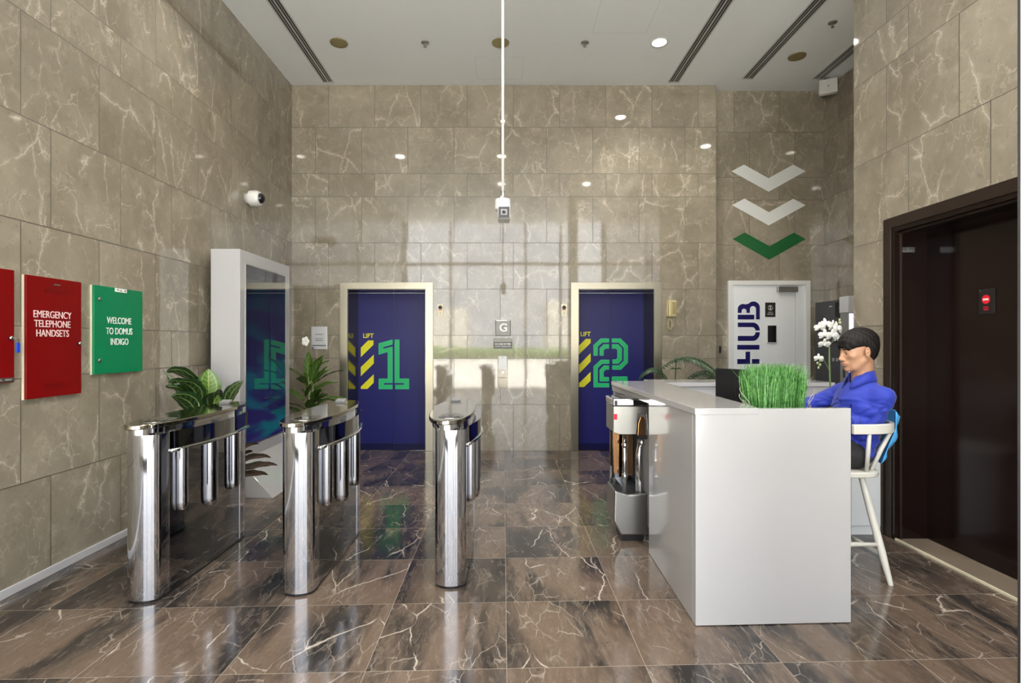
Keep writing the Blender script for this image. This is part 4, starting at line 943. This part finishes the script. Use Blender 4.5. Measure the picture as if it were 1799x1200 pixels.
# ------------------------------------------------------------------ the person (signed-distance modelling, one surface per garment)
import openvdb
class SDF:
    def __init__(s, lo, hi, vox):
        s.lo = np.array(lo, float); s.vox = vox; s.n = np.ceil((np.array(hi) - s.lo) / vox).astype(int) + 1
        s.f = np.full(s.n, 1.0, np.float32)
    def sl(s, lo, hi):
        a = np.clip(np.floor((np.array(lo) - s.lo) / s.vox).astype(int), 0, s.n - 1); b = np.clip(np.ceil((np.array(hi) - s.lo) / s.vox).astype(int) + 1, 1, s.n)
        g = [s.lo[i] + np.arange(a[i], b[i]) * s.vox for i in range(3)]
        return tuple(slice(a[i], b[i]) for i in range(3)), np.meshgrid(*g, indexing='ij')
    def op(s, fn, lo, hi, k=.015, mode='add'):
        m_ = .03 + k * 1.5
        sl, (X, Y, Z) = s.sl(np.array(lo) - m_, np.array(hi) + m_); d = fn(X, Y, Z).astype(np.float32); f = s.f[sl]
        if mode == 'add': h = np.clip(.5 + .5 * (f - d) / k, 0, 1); s.f[sl] = f * (1 - h) + d * h - k * h * (1 - h)
        elif mode == 'sub': h = np.clip(.5 - .5 * (f + d) / k, 0, 1); s.f[sl] = f * (1 - h) - d * h + k * h * (1 - h)
    def cap(s, a, b, ra, rb, k=.015, mode='add'):
        a = np.array(a, float); b = np.array(b, float); ab = b - a; L2 = ab @ ab; rm = max(ra, rb)
        def fn(X, Y, Z):
            t = np.clip(((X - a[0]) * ab[0] + (Y - a[1]) * ab[1] + (Z - a[2]) * ab[2]) / L2, 0, 1)
            return np.sqrt((X - a[0] - t * ab[0]) ** 2 + (Y - a[1] - t * ab[1]) ** 2 + (Z - a[2] - t * ab[2]) ** 2) - (ra + (rb - ra) * t)
        s.op(fn, np.minimum(a, b) - rm, np.maximum(a, b) + rm, k, mode)
    def ell(s, c, r, k=.015, mode='add', rot=None):
        c = np.array(c, float); r = np.array(r, float); rm = r.max()
        def fn(X, Y, Z):
            P = np.stack([X - c[0], Y - c[1], Z - c[2]], -1)
            if rot is not None: P = P @ rot
            q = P / r; k0 = np.sqrt((q ** 2).sum(-1)); k1 = np.sqrt(((q / r) ** 2).sum(-1)) + 1e-9
            return k0 * (k0 - 1) / k1
        s.op(fn, c - rm, c + rm, k, mode)
    def mesh(s, name, mat, parent, smooth_it=0):
        g = openvdb.FloatGrid(1.0); g.copyFromArray(np.ascontiguousarray(s.f)); pts, quads = g.convertToQuads(0.0)
        pts = pts * s.vox + s.lo; off = np.array(OFF.get(parent.as_pointer(), Vector()))
        me = bpy.data.meshes.new(name); me.from_pydata((pts - off).tolist(), [], quads[:, ::-1].tolist()); me.update()
        me.polygons.foreach_set('use_smooth', [True] * len(me.polygons)); me.materials.append(mat)
        bm = bmesh.new(); bm.from_mesh(me); bmesh.ops.recalc_face_normals(bm, faces=bm.faces)
        for _ in range(smooth_it): bmesh.ops.smooth_vert(bm, verts=bm.verts, factor=.5, use_axis_x=True, use_axis_y=True, use_axis_z=True)
        bm.to_mesh(me); bm.free()
        o = bpy.data.objects.new(name, me); COL.objects.link(o); o.parent = parent; OFF[o.as_pointer()] = Vector(off); return o
V3 = lambda *a: np.array(a, float)
PC = root('person', (2.05, 3.36, .65), 'person with short black hair in a blue shirt seated at the desk', 'person')
# head frame: origin between the ears, +x forward (face), z up
HO = V3(2.165, 3.315, 1.352); HR = np.array(Euler((0, R(9), R(180 - 4))).to_matrix()); HS = .98   # local -> world rotation, nodding down slightly
hp = lambda x, y, z: HO + HR @ (V3(x, y, z) * HS)
SHN, SHF = V3(2.238, 3.19, 1.085), V3(2.19, 3.51, 1.085)      # near / far shoulder
ELN, ELF = V3(2.185, 3.25, .895), V3(2.03, 3.60, .985)
WRN, WRF = V3(1.93, 3.20, .955), V3(1.80, 3.47, .955)
body = SDF((1.55, 2.98, .58), (2.42, 3.75, 1.52), .0034)
B_ = body
B_.ell(V3(2.13, 3.36, .74), (.115, .15, .10), .03); B_.ell(V3(2.17, 3.36, .88), (.10, .14, .13), .04); B_.ell(V3(2.20, 3.36, 1.02), (.10, .16, .12), .04)
B_.cap(SHN, SHF, .045, .045, .03)
for S_, E_, W_ in ((SHN, ELN, WRN), (SHF, ELF, WRF)):
    B_.cap(S_, E_, .045, .036, .02); B_.cap(E_, W_, .036, .025, .015)
B_.cap(V3(2.215, 3.345, 1.10), hp(-.018, 0, -.06), .062, .056, .03)
def head(B_):
    e = lambda c, r_, k=.012, m_='add', rt=None: B_.ell(hp(*c), V3(*r_) * HS, k, m_, HR if rt is None else HR @ rt)
    cp = lambda a, b, ra, rb, k=.008, m_='add': B_.cap(hp(*a), hp(*b), ra * HS, rb * HS, k, m_)
    e((-.012, 0, .046), (.098, .076, .084)); e((.028, 0, -.025), (.066, .064, .088), .03); e((.04, 0, -.082), (.046, .045, .036), .02)
    e((.078, 0, -.102), (.017, .020, .014), .018); cp((-.012, .052, -.045), (.05, .030, -.095), .014, .012, .02); cp((-.012, -.052, -.045), (.05, -.030, -.095), .014, .012, .02)
    for s_ in (-1, 1):
        e((.057, s_ * .044, -.018), (.022, .020, .017), .02); cp((.080, s_ * .012, .022), (.066, s_ * .048, .020), .010, .008, .014)
        e((.096, s_ * .030, .004), (.016, .017, .011), .010, 'sub'); e((.0745, s_ * .031, .004), (.0145, .015, .0135), .004)
        cp((.0855, s_ * .017, .0090), (.0755, s_ * .046, .0075), .0050, .0046, .003); cp((.0855, s_ * .017, -.0060), (.0755, s_ * .045, -.0050), .0040, .0036, .004)
        e((.097, s_ * .0115, -.038), (.011, .0085, .008), .006); e((.103, s_ * .008, -.0455), (.004, .003, .003), .002, 'sub')
        rt = np.array(Euler((0, R(-12), R(s_ * 22))).to_matrix())
        e((-.012, s_ * .083, -.008), (.020, .009, .034), .004, 'add', rt); e((-.007, s_ * .091, -.002), (.011, .007, .021), .003, 'sub', rt); e((-.008, s_ * .086, -.004), (.006, .006, .009), .003, 'add', rt)
    cp((.088, 0, .012), (.107, 0, -.028), .0085, .0105, .012); e((.1065, 0, -.033), (.0125, .013, .0105), .008)
    e((.086, 0, -.060), (.016, .026, .016), .014)
    e((.097, 0, -.0615), (.0085, .0215, .0048), .004); e((.096, 0, -.0715), (.0085, .018, .0058), .004)
head(B_)
def hand(B_, W_, fwd, side, thumb):
    fwd = fwd / np.linalg.norm(fwd); up = V3(0, 0, 1); side = np.cross(up, fwd) * side
    P = W_ + fwd * .055 - up * .008
    B_.cap(W_, P, .024, .024, .012)
    for q in (-.027, -.009, .009, .026): B_.cap(W_ + fwd * .02 + side * q * .5, P + side * q + fwd * .028, .014, .0115, .008)
    for q, l_ in ((-.030, .062), (-.010, .075), (.010, .080), (.029, .070)):
        a0 = P + side * q + fwd * .03; a1 = a0 + fwd * l_ * .45 + up * .002; a2 = a1 + fwd * l_ * .33 - up * .012; a3 = a2 + fwd * l_ * .2 - up * .014
        B_.cap(a0, a1, .0098, .0088, .004); B_.cap(a1, a2, .0088, .008, .003); B_.cap(a2, a3, .008, .007, .003)
    t0 = W_ + fwd * .022 + side * thumb * .022; t1 = t0 + fwd * .03 + side * thumb * .025 - up * .006; t2 = t1 + fwd * .032 + side * thumb * .008 - up * .006
    B_.cap(t0, t1, .014, .011, .006); B_.cap(t1, t2, .0105, .0085, .004)
hand(B_, WRN, V3(-1, .06, -.06), 1, -1); hand(B_, WRF, V3(-1, -.10, -.06), 1, 1)
KN, KF = V3(1.70, 3.27, .70), V3(1.70, 3.46, .70)
body.mesh('body', M['skin'], PC, 1)
# eyes, brows, lips
for s_ in (-1, 1):
    eb = MB(); eb.ell(hp(.0775, s_ * .0305, .0015), (.0112, .0122, .0075), Matrix(HR.tolist()), 16, 12); eye = eb.build('eye', M['eyewhite'], PC, smooth=True)
    MB().ell(hp(.0845, s_ * .0300, .0000), (.0050, .0070, .0070), Matrix(HR.tolist()), 12, 8).build('iris', M['black'], eye, smooth=True)
    MB().tube([hp(*q) for q in ((.0905, s_ * .012, .0195), (.0915, s_ * .022, .0235), (.086, s_ * .036, .0245), (.074, s_ * .049, .0195))], [.0026, .0042, .0038, .0016], 8, flat=.6).build('eyebrow', M['hair'], PC, smooth=True)
    MB().tube([hp(*q) for q in ((.0895, s_ * .018, .0062), (.0905, s_ * .029, .0098), (.083, s_ * .042, .0070))], [.0012, .0016, .0012], 6).build('eyelashes', M['hair'], PC, smooth=True)
lp = SDF(hp(.05, 0, -.07) - .07, hp(.05, 0, -.07) + .11, .0022)
lp.ell(hp(.0985, 0, -.0612), V3(.0085, .0215, .0043), .002, 'add', HR); lp.ell(hp(.0975, 0, -.0718), V3(.0085, .018, .0053), .002, 'add', HR)
lp.mesh('lips', M['lips'], PC, 1)
# hair
hr = SDF(HO - .17, HO + .18, .0033)
def hairfn(X, Y, Z):
    P = (np.stack([X - HO[0], Y - HO[1], Z - HO[2]], -1) @ HR) / HS; x, y, z = P[..., 0], P[..., 1], P[..., 2]
    q = np.stack([(x + .012) / .118, y / .090, (z - .052) / .094], -1); rr = np.sqrt((q ** 2).sum(-1))
    d = (rr - 1) * .092
    q2 = np.stack([(x + .040) / .072, y / .073, (z + .005) / .085], -1); d2 = (np.sqrt((q2 ** 2).sum(-1)) - 1) * .073; hh = np.clip(.5 + .5 * (d2 - d) / .03, 0, 1); d = d2 * (1 - hh) + d * hh - .03 * hh * (1 - hh)
    th_ = np.arctan2(y, x + .02)
    d += .0006 * np.sin(th_ * 30 + x * 60 + z * 60 + 3 * np.sin(z * 40)) + .0008 * np.sin(x * 190 - z * 120 + y * 90) + .002 * np.sin(x * 34 + y * 20)
    # hairline: fringe over the forehead, above the ears, down to the nape
    front = 1 / (1 + np.exp(-(x - .052) / .010)); back = 1 / (1 + np.exp((x + .030) / .011))
    line = (.030 + .35 * np.clip(.02 - x, 0, .03)) * (1 - back) + -.068 * back; line = line * (1 - front) + (.030 + .014 * np.sin(y * 60 + 1.3) + .006 * np.sin(y * 230)) * front
    side_in = .011 * (1 - front) * (1 - back) * np.clip((.075 - z) / .05, 0, 1) + .006 * back * np.clip((.0 - z) / .06, 0, 1)
    d = d + side_in
    return np.maximum(d, (line - z) * .75)
hr.op(hairfn, HO - .15, HO + .16, .001)
hr.mesh('hair', M['hair'], PC, 1)
# shirt
sh = SDF((1.76, 3.0, .60), (2.42, 3.74, 1.26), .0045)
sh.ell(V3(2.13, 3.36, .745), (.135, .168, .085), .03); sh.ell(V3(2.17, 3.36, .86), (.125, .158, .14), .05); sh.ell(V3(2.20, 3.36, 1.00), (.125, .180, .145), .05)
sh.cap(V3(2.228, 3.225, 1.09), V3(2.195, 3.48, 1.09), .062, .062, .04); sh.cap(V3(2.215, 3.345, 1.08), V3(2.208, 3.337, 1.185), .115, .062, .05)
for S_, E_, W_ in ((SHN, ELN, WRN), (SHF, ELF, WRF)):
    sh.cap(S_, E_, .060, .053, .018); sh.cap(E_, W_, .053, .038, .018)
f = sh.f; g = [sh.lo[i] + np.arange(sh.n[i]) * sh.vox for i in range(3)]; X, Y, Z = np.meshgrid(*g, indexing='ij')
fold = .0050 * np.sin(34 * X + 22 * Z + 2.5 * np.sin(14 * Y + 9 * Z)) + .0040 * np.sin(78 * Z - 52 * X + 2.5 * np.sin(16 * X + 12 * Y)) + .003 * np.sin(95 * (X * .5 + Z * .8 + Y * .3) + 3 * np.sin(30 * Z))
low = np.clip((1.12 - Z) / .12, .25, 1); f += (np.abs(fold) * -1.15 + .005).astype(np.float32) * low.astype(np.float32)
plk = np.clip(1 - np.abs(Y - 3.355) / .016, 0, 1) * (X < 2.15) * (Z < 1.15); f -= (.003 * plk).astype(np.float32)
sh.cap(hp(-.02, 0, -.035), V3(2.205, 3.34, 1.125), .064, .063, .004, 'sub')                 # neck opening
sh.cap(V3(2.15, 3.335, 1.21), V3(2.085, 3.335, 1.13), .030, .012, .006, 'sub')              # open collar front
shirt = sh.mesh('shirt', M['shirt'], PC, 2)
# collar: a folded band round the neck, open at the front
cb = MB(); NCc = 40; cc = V3(2.198, 3.338, 0); rows = []
for i in range(NCc + 1):
    a = R(180 + 26 + (360 - 52) * i / NCc)          # gap faces -x
    ca, sa = math.cos(a), math.sin(a); fr_ = max(0, -ca)
    top = 1.232 - .045 * fr_; low_ = 1.165 - .055 * fr_ ** 1.5
    rows.append([(cc[0] + ca * .066, cc[1] + sa * .064, top - .045), (cc[0] + ca * .066, cc[1] + sa * .065, top), (cc[0] + ca * .073, cc[1] + sa * .072, top + .003),
                 (cc[0] + ca * (.088 + .018 * fr_), cc[1] + sa * .085, low_ + .008), (cc[0] + ca * (.084 + .018 * fr_), cc[1] + sa * .081, low_ + .005)])
for i in range(NCc + 1): cb.v += rows[i]
for i in range(NCc):
    for j in range(4): cb.f.append((i * 5 + j, (i + 1) * 5 + j, (i + 1) * 5 + j + 1, i * 5 + j + 1))
co = cb.build('collar', M['shirt'], shirt, smooth=True)
md = co.modifiers.new('thickness', 'SOLIDIFY'); md.thickness = .003
# placket buttons and chest mark
bt = MB()
for z_, x_ in ((1.06, 2.073), (.985, 2.062), (.91, 2.045)): bt.ell((x_ - .006, 3.352, z_), (.003, .006, .006), n=10, m=6)
bt.build('buttons', M['hubnavy'], shirt, smooth=True)
em = MB()
for q in ((0, .016, 0, .003), (0, .004, 0, .018), (.010, .013, 0, .018), (0, .016, .015, .018)): em.box(2.0755, 2.0785, 3.238 + q[0] * .8, 3.238 + q[1] * .8, 1.018 + q[2], 1.018 + q[3])
em.build('chest_emblem', M['black'], shirt)
# trousers + shoes
tr = SDF((1.55, 3.1, .20), (2.32, 3.62, .86), .006)
tr.ell(V3(2.115, 3.36, .735), (.14, .172, .098), .03)
for yy, KK in ((3.28, KN), (3.44, KF)):
    tr.cap(V3(2.10, yy, .735), KK + V3(.02, 0, .03), .082, .064, .03); tr.cap(KK + V3(.02, 0, .02), V3(1.82, KK[1], .34), .062, .05, .025)
g = [tr.lo[i] + np.arange(tr.n[i]) * tr.vox for i in range(3)]; X, Y, Z = np.meshgrid(*g, indexing='ij')
tr.f += (-.003 * np.abs(np.sin(40 * X + 30 * Z + 4 * np.sin(20 * Y)))).astype(np.float32)
tr.mesh('trousers', M['trousers'], PC, 1)
for yy in (3.27, 3.46):
    sb = SDF((1.62, yy - .09, .22), (1.95, yy + .09, .42), .005)
    sb.cap(V3(1.83, yy, .345), V3(1.83, yy, .38), .045, .045, .01); sb.cap(V3(1.86, yy, .335), V3(1.72, yy, .325), .036, .036, .02)
    sb.op(lambda X, Y, Z: Z - .302, (1.62, yy - .09, .22), (1.95, yy + .09, .302), .002, 'sub')
    sb.mesh('shoe', M['shoe'], PC, 1)
